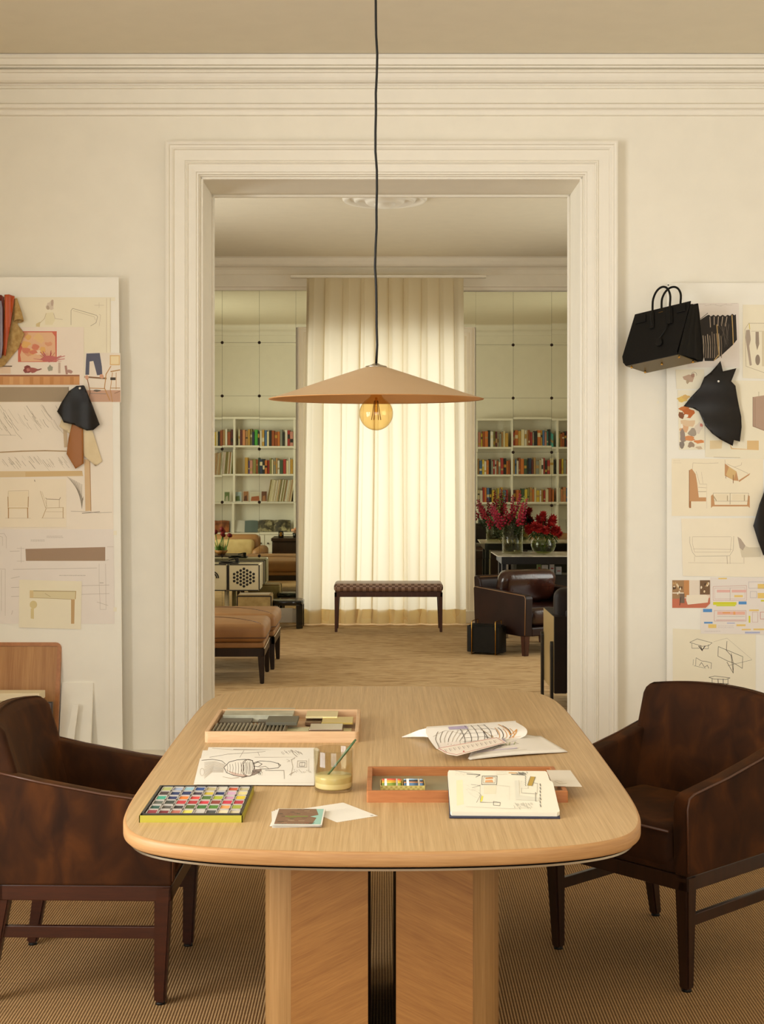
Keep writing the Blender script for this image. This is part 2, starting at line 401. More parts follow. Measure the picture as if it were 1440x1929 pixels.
# ceiling rose of the salon
prof = [(.31, 0), (.31, -.008), (.295, -.016), (.27, -.012), (.262, -.004), (.23, -.004), (.225, -.014), (.205, -.02), (.19, -.01), (.15, -.008), (.14, -.02), (.12, -.028), (.08, -.02), (.075, -.03), (.04, -.04), (0, -.04)]
struct('trim_9', MB().lathe([(r, z*1.9) for r, z in prof], TRIM, (.02, 10.5, C2), 48))

# ---------------------------------------------------------------- curtain
def curtain_mat(name, tint, dens):
    m = bpy.data.materials.new(name); m.use_nodes = True; nt = m.node_tree; nt.nodes.clear()
    out = nt.nodes.new('ShaderNodeOutputMaterial'); mx = nt.nodes.new('ShaderNodeMixShader'); mx.inputs[0].default_value = dens
    d = nt.nodes.new('ShaderNodeBsdfDiffuse'); t = nt.nodes.new('ShaderNodeBsdfTranslucent')
    d.inputs['Color'].default_value = lin('#efe2c4'); t.inputs['Color'].default_value = lin(tint)
    tc = nt.nodes.new('ShaderNodeTexCoord'); w = nt.nodes.new('ShaderNodeTexNoise'); w.inputs['Scale'].default_value = 1
    mp = nt.nodes.new('ShaderNodeMapping'); mp.inputs['Scale'].default_value = (30, 30, 400)
    nt.links.new(tc.outputs['Object'], mp.inputs['Vector']); nt.links.new(mp.outputs['Vector'], w.inputs['Vector'])
    bp = nt.nodes.new('ShaderNodeBump'); bp.inputs['Strength'].default_value = .15; bp.inputs['Distance'].default_value = .002
    nt.links.new(w.outputs['Fac'], bp.inputs['Height']); nt.links.new(bp.outputs['Normal'], d.inputs['Normal'])
    nt.links.new(d.outputs[0], mx.inputs[1]); nt.links.new(t.outputs[0], mx.inputs[2]); nt.links.new(mx.outputs[0], out.inputs['Surface'])
    MATS[name] = m; return m
LINEN = curtain_mat('sheer_cream_linen', '#f2ead6', .55)
HEM = curtain_mat('doubled_linen_hem', '#ecd194', .5)
cur = thing('curtain', 'floor-length sheer cream linen curtain glowing in front of the salon window', 'curtain', (0, W3-.20, 0))
def drape(x0t, x1t, x0b, x1b, z0, z1, off, mb, m):
    n, k = 420, 26; vs = []
    for j in range(k+1):
        t = j/k; z = z0+(z1-z0)*t; row = []
        for i in range(n+1):
            u = i/n; xa = x0b+(x0t-x0b)*t; xb = x1b+(x1t-x1b)*t
            ph = u*2*PI
            fa = ph*10+.9*math.sin(ph*2+.5)+.6*(1-t)*math.sin(ph*3+1)
            amp = .030+.010*math.sin(ph*1.7+1); env = min(1, u*12, (1-u)*12)
            y = amp*math.sin(fa)+.012*(1-t)*math.sin(ph*5.3+2)+off
            x = xa+(xb-xa)*u+env*((.026+.012*math.sin(ph*2.6+2)*(1-.5*t))*math.sin(2*fa+.9)*.55+.022*math.sin(fa+1.2)+.014*(1-t)*math.sin(ph*2.2+t*2))
            if t > .985: y *= .6
            row.append(mb.bm.verts.new((x, y, z)))
        vs.append(row)
    ix = mb.mi(m)
    for j in range(k):
        for i in range(n):
            f = mb.bm.faces.new((vs[j][i], vs[j][i+1], vs[j+1][i+1], vs[j+1][i])); f.material_index = ix; f.smooth = True
zt = EYE+(HY-524)/FPX*(W3-.2)
b = MB(); drape(-.715, .775, -.765, .80, .012, zt, 0, b, LINEN); b.build('curtain_panel', cur)
b = MB(); drape(-.761, .797, -.765, .80, .014, .15, .005, b, HEM); b.build('hem', cur)
rl = MB(); rl.span((-.87, W3-.235, zt+.002), (.99, W3-.16, zt+.026), TRIM, .003)
tag(rl.build('curtain_rail'), 'flat white curtain rail under the salon cornice', 'curtain rail')

# ---------------------------------------------------------------- mirrors
def mirror_mat():
    m = bpy.data.materials.new('aged_mirror'); m.use_nodes = True; b = m.node_tree.nodes['Principled BSDF']
    b.inputs['Base Color'].default_value = lin('#d9dac4'); b.inputs['Metallic'].default_value = 1; b.inputs['Roughness'].default_value = .012
    return m
MIR = mirror_mat(); BACKM = mat('mirror_backing', '#3a352a', .8); STUD = mat('bronze_stud', '#2b1c12', .35, .6)
zm = lambda y: EYE-(y-HY)/(FPX/W3)
xm = lambda x: (x-CX)/(FPX/W3)
def mirror_wall(label, xs, zs, studs):
    t = thing('wall_mirror', label, 'mirror', ((xs[0]+xs[-1])/2, W3-.003, 0))
    MB().span((xs[0], W3-.004, zs[0]), (xs[-1], W3-.0005, zs[-1]), BACKM).build('backing', t, True)
    for i in range(len(xs)-1):
        for j in range(len(zs)-1):
            cx, cz = (xs[i]+xs[i+1])/2, (zs[j]+zs[j+1])/2
            w, h = xs[i+1]-xs[i]-.002, zs[j+1]-zs[j]-.002
            M = Matrix.Translation((cx, W3-.009, cz)) @ Euler((R.uniform(-.0009, .0009), 0, R.uniform(-.0009, .0009))).to_matrix().to_4x4()
            MB().box((0, 0, 0), (w, .005, h), MIR, M=M).build('mirror_tile', t, True)
    # narrow tile over the corner of the window casing, running behind the curtain
    xe = (xs[-1], xm(592)) if xs[-1] < 0 else (xm(864), xs[0])
    MB().span((xe[0]+.001, W3-.0115, zm(617)), (xe[1], W3-.0065, zs[-1]-.001), MIR).build('mirror_tile', t, True)
    for x in studs:
        for z in zs[1:-1]:
            MB().lathe([(0, .010), (.009, .010), (.014, .006), (.015, 0)], STUD, n=16, M=Matrix.Translation((x, W3-.013, z)) @ Matrix.Rotation(PI/2, 4, 'X')).build('stud', t, True)
ZL = [.14]+[zm(y) for y in (1146, 1047, 946, 846, 746, 645.5, 545)]
ZR = [.14]+[zm(y) for y in (1152, 1052, 952, 852, 750, 650, 550)]
XL = [xm(x) for x in (209, 279, 349, 419, 489, 558)]; XR = [xm(x) for x in (896.5, 967, 1039.5, 1111, 1183, 1255)]
mirror_wall('tall tiled mirror on the salon wall, left of the curtained window', XL, ZL, XL[1:-1])
mirror_wall('tall tiled mirror on the salon wall, right of the curtained window', XR, ZR, XR[1:-1])
# ================================================================ the big oak table
TZ = .75
q = [(0, 0), (.12, .003), (.24, .014), (.35, .034), (.44, .066), (.505, .108), (.545, .16), (.572, .235), (.588, .34), (.596, .50), (.599, .75), (.600, 1.05)]
q = [(p.x, p.y) for p in catmull([Vector((a, b_, 0)) for a, b_ in q], 5)]
TC = Vector((0, 4.027, 0)); HL = 1.0915
def outline(inset=0.):
    k = []
    for x, d in q: k.append((x*(1-inset/.6), -(HL-d)*(1-inset/HL)))
    right = k+[(x, -y) for x, y in reversed(k)][0:]
    left = [(-x, y) for x, y in reversed(right)][1:-1]
    pts = right+left; out = []
    for p in pts:
        if not out or (abs(p[0]-out[-1][0])+abs(p[1]-out[-1][1])) > 1e-4: out.append(p)
    return out
tab = thing('dining_table', 'long oak table with rounded corners in the centre, covered with sketchbooks and paints', 'table', TC)
b = MB(); bm_ = bmesh.new()
rings = []
for ins, z in ((.010, .7165), (.004, .7185), (.0, .723), (.0, .7435), (.0015, .7475), (.006, .75)):
    rings.append([bm_.verts.new((x, y, z)) for x, y in outline(ins)])
n = len(rings[0])
for i in range(len(rings)-1):
    for k in range(n):
        f = bm_.faces.new((rings[i][k], rings[i][(k+1) % n], rings[i+1][(k+1) % n], rings[i+1][k]))
me_top = bm_.faces.new(rings[-1]); me_bot = bm_.faces.new(rings[0][::-1])
bmesh.ops.recalc_face_normals(bm_, faces=bm_.faces)
b.take(bm_, OAKE, None, False)
b.bm.faces.ensure_lookup_table(); mi = b.mi(OAK)
for f in b.bm.faces:
    f.smooth = len(f.verts) == 4
    if len(f.verts) > 8 and f.normal.z > .5: f.material_index = mi
b.build('tabletop', tab)
b = MB(); b.prism(outline(.012), 2, .7080, .7125, STEEL); b.prism(outline(.04), 2, .706, .7166, BLACKL); b.build('steel_underplate', tab)
# two long pedestals, each a slab with a rounded outer edge and a diagonal-veneer face
for sy in (-1,):
    for sx in (-1, 1):
        y0 = -.76
        cross = [(.033, y0), (.208, y0), (.236, y0+.010), (.259, y0+.035), (.272, y0+.075), (.274, y0+.12), (.274, y0+.19), (.274, y0+.86), (.262, y0+.95), (.238, y0+.99), (.21, y0+1.0), (.033, y0+1.0)]
        cr = [(sx*x, y) for x, y in cross]
        up = MB(); up.prism(cr, 2, 0.0, .706, OAKV)
        o = up.build('pedestal', tab)
        p = MB(); p.span((sx*(.032 if sy < 0 else .0605), y0-.0025, 0.001), (sx*.207, y0+.003, .7055), OAKD1 if sx < 0 else OAKD2); p.build('veneer_panel', o)

# ================================================================ brown nubuck armchairs
def armchair(label, loc, rz, wood):
    t = thing('upholstered_armchair', label, 'chair', loc, rz)
    seat = MB().box((0, -.175, .415), (.445, .44, .125), NUBUCK, .035, 4); s_ = seat.build('seat_cushion', t)
    MB().tube([(-.215, .045, .468), (.215, .045, .468)], .004, PIPING).build('piping', s_)
    # back: raked, crowned
    bp = [(-.375, .36), (-.395, .50), (-.435, .66), (-.470, .775), (-.485, .797), (-.515, .805), (-.545, .79), (-.552, .76), (-.520, .62), (-.492, .48), (-.475, .345), (-.38, .345)]
    bk = MB().prism(bp, 0, -.262, .262, NUBUCK, .022, 3, smooth=True)
    for cut in [-.24+.04*k for k in range(13)]:
        bmesh.ops.bisect_plane(bk.bm, geom=bk.bm.verts[:]+bk.bm.edges[:]+bk.bm.faces[:], plane_co=(cut, 0, 0), plane_no=(1, 0, 0))
    for v in bk.bm.verts:       # the back is slightly dished and crowned along the top
        v.co.z += .022*(1-(v.co.x/.26)**2)*max(0, (v.co.z-.6)/.2)-.006*max(0, (v.co.z-.6)/.2); v.co.y += .040*abs(v.co.x/.26)**2.5-.012
    bk.build('backrest', t)
    for sx in (-1, 1):
        ap = [(.040, .345), (.046, .545), (.038, .572), (.015, .583), (-.16, .607), (-.34, .640), (-.46, .668), (-.512, .668), (-.498, .50), (-.478, .345)]
        a = MB().prism(ap, 0, sx*.228, sx*.284, NUBUCK, .010, 3, smooth=True)
        ar = a.build('armrest', t)
        MB().tube([(sx*.283, .042, .36), (sx*.283, .046, .545), (sx*.283, .036, .573), (sx*.283, .012, .583), (sx*.283, -.16, .606), (sx*.283, -.34, .639), (sx*.283, -.46, .666)], .0035, PIPING).build('piping', ar)
    fr = MB().box((0, .010, .368), (.50, .05, .046), NUBUCK, .012, 3); fr.build('seat_front', t)
    f = MB()
    f.span((-.275, -.005, .300), (.275, .036, .345), wood, .003); f.span((-.275, -.478, .300), (.275, -.445, .345), wood, .003)
    f.span((-.275, -.478, .300), (-.243, .036, .345), wood, .003); f.span((.243, -.478, .300), (.275, .036, .345), wood, .003)
    f.build('seat_frame', t)
    for sx in (-1, 1):
        lg = MB().bar((sx*.252, .012, .344), (sx*.247, 0, .006), .050, .050, wood, .033, .033, .006); o = lg.build('leg', t)
        MB().lathe([(0, .007), (.013, .007), (.015, 0), (0, 0)], BLACKL, (sx*.247, 0, 0), 12).build('glide', o)
        lg = MB().bar((sx*.250, -.448, .344), (sx*.246, -.502, .006), .046, .056, wood, .031, .033, .006); o = lg.build('leg', t)
        MB().lathe([(0, .007), (.013, .007), (.015, 0), (0, 0)], BLACKL, (sx*.246, -.502, 0), 12).build('glide', o)
        MB().span((sx*.249-.008, -.46, .188), (sx*.249+.008, -.005, .222), wood, .002).build('stretcher', t)
    return t
armchair('brown nubuck armchair with reddish wooden legs on the left side of the table', (-.628, 4.348, 0), math.radians(-1.5-90), RWOOD)
armchair('brown nubuck armchair standing at an angle on the right side of the table', (.7277, 4.383, 0), math.radians(222-90), DWOOD)

# ================================================================ pendant lamp
LY = 4.03; LX = (709-CX)/(FPX/LY)
SHADE = mat('tan_shade_outside', '#b29470', .55)
SHIN = mat('tan_shade_inside', '#b9854e', .7)
lamp = thing('pendant_lamp', 'wide flat conical tan pendant lamp with a bare amber globe bulb, hanging over the table', 'lamp', (LX, LY, 0))
zr = EYE+(HY-751.5)/(FPX/LY)
b = MB()
b.lathe([(.028, zr+.0895), (.05, zr+.083), (.15, zr+.050), (.25, zr+.0155), (.290, zr+.0035), (.3025, zr)], SHADE, n=96)
b.lathe([(.3025, zr), (.3015, zr-.002), (.289, zr+.0005), (.25, zr+.0125), (.15, zr+.047), (.05, zr+.080), (.028, zr+.0865)], SHIN, n=96)
sh = b.build('lamp_shade', lamp)
MB().lathe([(0, zr+.100), (.006, zr+.100), (.014, zr+.096), (.028, zr+.0925), (.031, zr+.0905), (.028, zr+.0885), (0, zr+.0885)], STEEL, n=40).build('cap', lamp)
pts = []
for i in range(30):
    z = zr+.098+(C1-zr-.11)*i/29
    pts.append((.0022*math.sin(i*.9)+.0012*math.sin(i*2.1), .002*math.sin(i*.7), z))
MB().tube(pts, .0034, BLACKL, 8).build('cord', lamp)
MB().lathe([(0, C1), (.05, C1), (.05, C1-.012), (.03, C1-.022), (0, C1-.024)], BLACKL, n=32).build('ceiling_rose', lamp)
MB().lathe([(0, zr+.088), (.019, zr+.088), (.020, zr+.03), (.017, zr+.022), (0, zr+.022)], BRASS, n=24).build('lamp_socket', lamp)
zb = EYE+(HY-779)/(FPX/LY)
BULB = glassy('amber_glass', '#f8e6bc', .27, .02)
prof = [(.0475*math.sin(a), zb-.0475*math.cos(a)) for a in [i*PI/22 for i in range(19)]]+[(.019, zb+.046), (.0155, zb+.052), (.0155, zr+.03)]
gb = MB().lathe(prof, BULB, n=40).build('bulb', lamp)
FIL = mat('filament', '#8c5a2c', .4, .5)
f = MB()
f.tube([(0, 0, zb+.045), (0, 0, zb-.0)], .0035, glassy('bulb_stem', '#f2dcb0', .3), 8)
for k in range(6):
    a = k*PI/3; f.tube([(.0045*math.cos(a), .0045*math.sin(a), zb+.036), (.013*math.cos(a), .013*math.sin(a), zb-.018)], .0011, FIL, 5)
f.build('filament', gb)

# ================================================================ flat sheets with drawings
class Sheet:
    """a sheet of paper lying in a surface given by fn(px, py, lift) -> point; drawings are flat ink shapes on it"""
    def __init__(s, fn): s.fn = fn; s.mb = MB(); s.k = 1
    def page(s, pts, m, th=.0006):
        top = [s.fn(x, y, th) for x, y in pts]; bot = [s.fn(x, y, 0) for x, y in pts]; n = len(pts)
        s.mb.poly(top, m); s.mb.poly(bot[::-1], m)
        for i in range(n): s.mb.poly([top[i], bot[i], bot[(i+1) % n], top[(i+1) % n]], m)
        s.th = th; return s
    def fill(s, pts, c):
        m = flat(c) if isinstance(c, str) else c
        s.k += 1; s.mb.poly([s.fn(x, y, s.th+.00004*s.k) for x, y in pts], m); return s
    def rect(s, x0, y0, x1, y1, c): return s.fill([(x0, y0), (x1, y0), (x1, y1), (x0, y1)], c)
    def line(s, pts, w, c, close=False):
        m = flat(c) if isinstance(c, str) else c
        if close: pts = list(pts)+[pts[0]]
        s.k += .2
        for (x0, y0), (x1, y1) in zip(pts[:-1], pts[1:]):
            l = math.hypot(x1-x0, y1-y0)
            if l < 1e-4: continue
            nx, ny = -(y1-y0)/l*w/2, (x1-x0)/l*w/2; ex, ey = (x1-x0)/l*w*.3, (y1-y0)/l*w*.3
            s.mb.poly([s.fn(x, y, s.th+.00004*s.k) for x, y in ((x0-ex+nx, y0-ey+ny), (x1+ex+nx, y1+ey+ny), (x1+ex-nx, y1+ey-ny), (x0-ex-nx, y0-ey-ny))], m)
        return s
    def ell(s, cx, cy, rx, ry, c, w=None, a0=0, a1=360, n=20):
        p = [(cx+rx*math.cos(math.radians(a0+(a1-a0)*i/n)), cy+ry*math.sin(math.radians(a0+(a1-a0)*i/n))) for i in range(n+(1 if w else 0))]
        return s.line(p, w, c) if w else s.fill(p, c)
    def hatch(s, x0, y0, x1, y1, n, dx, dy, w, c, jit=.3):
        for i in range(n):
            x = x0+(x1-x0)*(i+R.uniform(-jit, jit))/max(1, n-1); y = y0+(y1-y0)*R.uniform(0, 1)
            k = R.uniform(.5, 1); s.line([(x, y), (x+dx*k*.5+R.uniform(-1, 1), y+dy*k*.5), (x+dx*k, y+dy*k)], w, c)
        return s
    def text(s, x0, y0, x1, rows, dy, c, w=.5):
        for r_ in range(rows):
            x = x0
            while x < x1-2:
                l = R.uniform(1.5, 5); s.line([(x, y0+r_*dy), (min(x+l, x1), y0+r_*dy+R.uniform(-.2, .2))], w, c); x += l+1
        return s
    def blob(s, cx, cy, rx, ry, c, n=11, j=.3):
        return s.fill([(cx+rx*(1+R.uniform(-j, j))*math.cos(2*PI*i/n), cy+ry*(1+R.uniform(-j, j))*math.sin(2*PI*i/n)) for i in range(n)], c)
    def done(s, name, label, cat='drawing', group=None):
        return tag(s.mb.build(name), label, cat, group)

def wallfn(Y):
    return lambda x, y, k: P(x, y, Y)+Vector((0, -k, 0))
PC, DK, TAN, GR = '#b9a58c', '#5a4a3c', '#c79a63', '#a89a88'

# ---------------------------------------------------------------- left pin board
BL = 6.605
b = MB()
p = [P(-190, 522, BL), P(223.5, 522, BL), P(231, 1417, BL), P(-190, 1417, BL)]
b.bm.faces.new  # board front, back and edges
Qb = [v+Vector((0, .012, 0)) for v in p]
b.poly(p, BOARD); b.poly(Qb[::-1], BOARD)
for i in range(4): b.poly([p[i], Qb[i], Qb[(i+1) % 4], p[(i+1) % 4]], BOARD)
o = tag(b.build('pin_board'), 'tall white pin board on the left wall, covered with furniture sketches', 'board')
MB().span((-2.3, BL+.012, 2.0), (-1.35, W1-.001, 2.04), BOARD).build('batten', o, False)

s = Sheet(wallfn(BL-.0006)); s.page([(-60, 560), (209, 560), (209, 735), (-60, 735)], PAPERC)
s.line([(201, 562), (201, 664)], .5, PC); s.line([(208, 562), (208, 664)], .5, PC)
s.blob(94, 576, 7, 9, '#d8c8b4'); s.blob(99, 570, 2.5, 7, '#c2ab98'); s.blob(90, 580, 2.5, 4, '#b7a48e'); s.fill([(86, 590), (100, 588), (104, 602), (99, 612), (85, 612)], '#eadfbd')
s.line([(87, 590), (84, 600), (76, 608), (68, 614)], .9, '#c9b58c'); s.fill([(68, 610), (76, 606), (75, 616), (68, 615)], '#d9c493'); s.line([(101, 590), (104, 600), (118, 602)], .6, PC)
s.line([(134, 612), (134, 585), (137, 581), (182, 594), (184, 597), (181, 608), (171, 614)], .8, '#a2957f'); s.line([(138, 585), (178, 597), (180, 603)], .5, PC)
s.line([(178, 575), (196, 575)], .4, PC); s.line([(187, 570), (187, 580)], .4, PC); s.line([(187, 592), (190, 594), (187, 614)], .4, PC)
s.done('sketch_sheet', 'cream sheet with a pencil armrest outline and little figure, top of the left board')
TAPE = mat('masking_tape', '#f1e8d0', .6)
s = Sheet(wallfn(BL-.0003)); s.page([(208, 560), (217, 560), (217, 567), (208, 567)], TAPE); s.done('tape', 'small square of tape at the top right corner of the cream armrest sketch', 'tape', )
s = Sheet(wallfn(BL-.0016)); s.page([(160, 664), (227, 665), (228, 758), (159, 757)], mat('photo_pale', '#e9dccb', .5))
s.rect(161, 735, 227, 757, '#caa189'); s.fill([(163, 666), (188, 665), (192, 690), (193, 706), (183, 707), (176, 680), (169, 681), (168, 706), (161, 706), (162, 680)], '#5e5f70')
s.fill([(169, 682), (175, 681), (180, 705), (168, 706)], '#e9dccb'); s.rect(207, 669, 226, 688, '#e2bd85'); s.rect(209, 671, 224, 686, '#efdcb4')
s.line([(160, 710), (200, 713)], 3, '#8d6c4d'); s.blob(164, 711, 4, 4, '#d9a487'); s.blob(191, 709, 4, 4, '#d9a487')
s.line([(209, 690), (200, 705), (197, 731), (207, 754)], 1.6, '#c59256'); s.line([(165, 715), (170, 738), (166, 757)], 1.5, '#9b6d41'); s.line([(168, 731), (197, 732)], 1.4, '#c59256'); s.line([(169, 741), (200, 742)], 1, '#8b8078')
s.line([(209, 700), (226, 697)], 2, '#b98b52'); s.line([(212, 702), (208, 734), (212, 757)], 1.2, '#c59256'); s.line([(219, 702), (219, 733)], 1, '#c59256'); s.line([(208, 731), (226, 731)], 1.3, '#b98b52'); s.line([(216, 741), (226, 737)], 1, '#8b6b50')
s.blob(183, 736, 7, 2, '#6f6256'); s.rect(208, 711, 218, 716, '#4c443b')
s.done('photo_print', 'photo print of someone in blue jeans leaning on a wooden chair, upper left board', 'photograph')
s = Sheet(wallfn(BL-.0022)); s.page([(-60, 616), (158, 616), (158, 727), (-60, 727)], mat('photo_wall', '#ecdccb', .5))
s.fill([(34, 624), (107, 624), (107, 682), (34, 682)], '#d3705a'); s.fill([(46, 626), (98, 626), (104, 634), (105, 680), (40, 681), (38, 668), (44, 650), (38, 645)], '#e6b892')
for k in range(16): s.blob(R.uniform(48, 98), R.uniform(632, 674), R.uniform(4, 9), R.uniform(3, 7), R.choice(['#e9c08a', '#edc7a8', '#dfa07c', '#e8b56f', '#efd1b6', '#d88468']))
for k in range(34):
    a = R.uniform(-2.9, .1); l = R.uniform(12, 36); s.line([(93, 682), (93+l*math.cos(a)*.6, 680+l*math.sin(a)*.35), (93+l*math.cos(a), 680+l*math.sin(a)*.55)], R.uniform(.5, 1.4), R.choice(['#c96f6c', '#b95a5a', '#d48a80']))
s.blob(92, 675, 14, 6, '#c56f6b'); s.blob(95, 694, 6, 6, '#a3a08e'); s.line([(112, 684), (112, 702)], 4, '#c9b2a0'); s.line([(124, 690), (126, 704)], 4, '#b48a7d'); s.blob(132, 700, 5, 4, '#b58f84')
s.blob(52, 696, 8, 7, '#8b4a44'); s.blob(62, 697, 11, 5, '#a86159'); s.blob(53, 697, 3, 3.5, '#c07c72'); s.line([(70, 697), (78, 695)], 2, '#95605a')
s.rect(-60, 706, 150, 709, '#9d6b50'); s.rect(-60, 709, 150, 725, '#d29a66')
for k in range(9): s.rect(-20+k*19, 710, -13+k*19, 724, R.choice(['#c48a55', '#dba873', '#cc9160']))
s.rect(-60, 689, 23, 691, '#6d5b4c'); s.rect(-60, 691, 20, 704, '#e7cbb0')
s.done('photo_print', 'large photo print with an orange painting, red branches and a long wooden sideboard, left board', 'photograph')
s = Sheet(wallfn(BL-.0011)); s.page([(-60, 727), (212, 727), (214, 1000), (-60, 1000)], mat('paper_pale', '#f0e4d4', .85))
s.rect(-60, 729, 129, 757, '#a8957c'); s.line([(129, 729), (130, 757)], 1.2, '#7d6650'); s.line([(-60, 757), (125, 756)], 1.2, '#b7a184')
for k in range(42):
    x = R.uniform(-20, 118); y = R.uniform(762, 800); l = R.uniform(10, 32); s.line([(x, y), (x+l*.35+R.uniform(-1, 1), y+l*.6), (x+l*.7, y+l)], R.uniform(.4, .9), R.choice(['#c3b5a0', '#b2a48e', '#d2c6b4', '#9c907e']))
for k in range(34):
    x = R.uniform(-20, 125); y = R.uniform(858, 874); l = R.uniform(6, 16); s.line([(x, y), (x+l*.8, y+l)], R.uniform(.4, .9), R.choice(['#c3b5a0', '#b2a48e', '#d2c6b4', '#9c907e']))
s.line([(-60, 818), (30, 820)], .5, GR); s.line([(0, 852), (40, 850), (85, 849), (125, 850)], 2.2, '#b59871'); s.line([(-60, 854), (0, 852)], 2.2, '#b59871')
s.fill([(119, 808), (126, 806), (128, 842), (121, 843)], '#cdb593'); s.fill([(-60, 888), (155, 887), (157, 897), (-60, 900)], '#dcc39a'); s.fill([(48, 889), (155, 887), (155, 895), (48, 898)], '#d6b787')
s.fill([(159, 865), (170, 866), (172, 962), (161, 963)], '#d9b990'); s.line([(169.5, 866), (171.5, 963)], 1.1, '#a77a4c')
s.line([(134, 963), (160, 964), (185, 966), (211, 965)], .7, GR); s.line([(155, 967), (188, 964)], 1.1, '#8f8375')
for k in range(12): s.line([(127+k*2.5, 898+k*1.3), (150+k*.4, 925+k*3), (157, 942-k*.6)], .6, R.choice(['#9c907e', '#8a7d6c', '#b7aa97']))
s.done('sketch_sheet', 'big pale sheet with hatched cushions and a wooden chair leg, middle of the left board')
s = Sheet(wallfn(BL-.0013)); s.page([(-60, 997), (214, 997), (216, 1175), (-60, 1175)], PAPERP)
s.fill([(48, 1034), (198.5, 1030.5), (198.5, 1056.5), (49, 1056.5)], '#a58a72')
for a in (([(0, 1005), (8, 1005), (12, 1012), (12, 1033)]), ([(0, 1010), (5, 1012), (5, 1028)]), [(0, 1072), (10, 1072), (10, 1160)], [(3, 1074), (3, 1150)], [(187, 1062), (187, 1098), (189, 1148), (200, 1148), (199, 1062)], [(32, 1033), (46, 1033)], [(32, 1057), (46, 1057)], [(202, 1030), (214, 1030)], [(40, 1030), (40, 1060)]):
    s.line(a, .5, '#b9ab9c')
s.line([(188, 1098), (195, 1098)], .8, '#8f8375'); s.text(58, 1017, 84, 2, 2.2, '#a89b8b'); s.text(88, 1010, 120, 2, 2.5, '#a89b8b'); s.text(112, 1084, 164, 1, 2, '#a89b8b', .7)
for k in range(16): s.line([(R.choice([17, 24, 37, 206, 205, 183]), 1030+k*8)]*1+[(R.uniform(17, 26)+R.choice([0, 182]), 1030+k*8.5)], .6, '#b5a898') if k % 2 else None
s.done('drawing_sheet', 'pinkish technical drawing with a long taupe bar, lower half of the left board')
for nm, y in (('topmost tape tab on the right edge of the technical drawing, left board', 1000), ('lower tape tab on the right edge of the technical drawing, left board', 1144)):
    s = Sheet(wallfn(BL-.0020)); s.page([(214, y), (220, y), (220, y+8), (214, y+8)], TAPE); s.done('tape', nm, 'tape')
s = Sheet(wallfn(BL-.0030)); s.page([(-30, 901), (125, 903), (125, 993), (-30, 993)], mat('paper_buff', '#f1e3cc', .85))
for x0 in (15,): 
    s.line([(x0, 936), (x0+1, 925), (54, 924), (54, 936)], .7, '#cbb791'); s.fill([(16, 926), (53, 926), (53, 954), (16, 954)], '#efdfc2')
    s.line([(15, 936), (15.5, 955)], 1.5, '#b5905f'); s.line([(53.5, 936), (53, 955)], 1.5, '#b5905f'); s.line([(15, 957), (53, 957)], 2.2, '#dcc79f'); s.line([(16, 957), (16, 976)], 1.8, '#b68c58'); s.line([(52, 957), (52.5, 976)], 1.8, '#b68c58'); s.line([(10, 976), (58, 976)], .4, PC)
s.line([(76, 925), (86, 957), (120, 956)], .8, '#bfa57a'); s.line([(79, 926), (89, 955)], .6, '#cbb791'); s.line([(86, 938), (88, 940), (112, 941), (114, 937)], .9, '#8f7350'); s.line([(112, 941), (112, 956)], .8, '#bfa57a'); s.line([(88, 940), (87, 956)], .6, '#bfa57a')
s.line([(87, 958), (80, 976)], 1.1, '#bf9e6d'); s.line([(119, 956), (119, 976)], 1.3, '#bf9e6d'); s.line([(86, 964), (119, 964)], .5, '#bfa57a'); s.line([(78, 976), (122, 976)], .4, PC)
s.line([(65, 904), (66, 907)], 1.2, '#8f8375')
s.done('sketch_sheet', 'small cream sheet with two armchair elevations side by side, left board')
s = Sheet(wallfn(BL-.0035)); s.page([(36.5, 1092), (154, 1095), (152.5, 1185.5), (35.5, 1182)], PAPERC)
s.fill([(56, 1112), (143, 1114), (143, 1129), (56, 1126)], '#ded0a8'); s.line([(63, 1113), (143, 1114)], 1.2, '#a58e62'); s.line([(56, 1126), (90, 1127), (135, 1129)], .8, '#b29d6f'); s.line([(143, 1114), (142, 1128)], 1.2, '#b5945c'); s.fill([(56, 1112), (63, 1112), (63, 1126), (56, 1126)], '#dcc493')
s.fill([(134, 1129), (141, 1129), (140, 1175), (134, 1175)], '#c5a273'); s.ell(63, 1139, 7, 7.5, '#d8c694'); s.fill([(58, 1146), (64, 1146), (64, 1166), (58, 1165)], '#d8c694'); s.line([(85, 1118), (95, 1124)], .7, '#b29d6f')
s.done('sketch_sheet', 'small cream card with an ochre wash frame corner, lowest on the left board')

# ---------------------------------------------------------------- right pin board
BR = 6.665
x0 = 1257
b = MB(); b.span((P(x0, 0, BR).x, BR, .26), (2.45, BR+.010, P(0, 533, BR).z), BOARD); tag(b.build('pin_board'), 'tall white pin board on the right wall behind the black handbag', 'board')
MB().span((P(1188, 0, BR).x, BR+.010, .0), (P(1256, 0, BR).x, BR+.0, .0), BOARD) if False else None
s = Sheet(wallfn(BR-.001)); s.page([(1296, 571), (1392.5, 571), (1394, 692), (1296, 692)], PAPERP)
for k in range(7): s.line([(1318+k*10, 575+R.uniform(-3, 3)), (1330+k*10, 573+R.uniform(-2, 4))], .5, '#c9bfb4')
s.fill([(1319, 603), (1333, 594), (1336, 593), (1340, 596), (1345, 593), (1349, 596), (1353, 593), (1357, 596), (1362, 593), (1367, 596), (1371, 593), (1376, 595), (1380, 591), (1384, 594), (1387, 592), (1389, 640), (1381, 650), (1357, 672), (1345, 680), (1328, 680), (1322, 640)], '#2e2823')
for k in range(9): x = 1325+k*4.2; s.line([(x, 630+R.uniform(-5, 5)), (x+1.5, 650), (x+1, 674)], 1.4, R.choice(['#a99582', '#c9b8a3', '#8b7a68']))
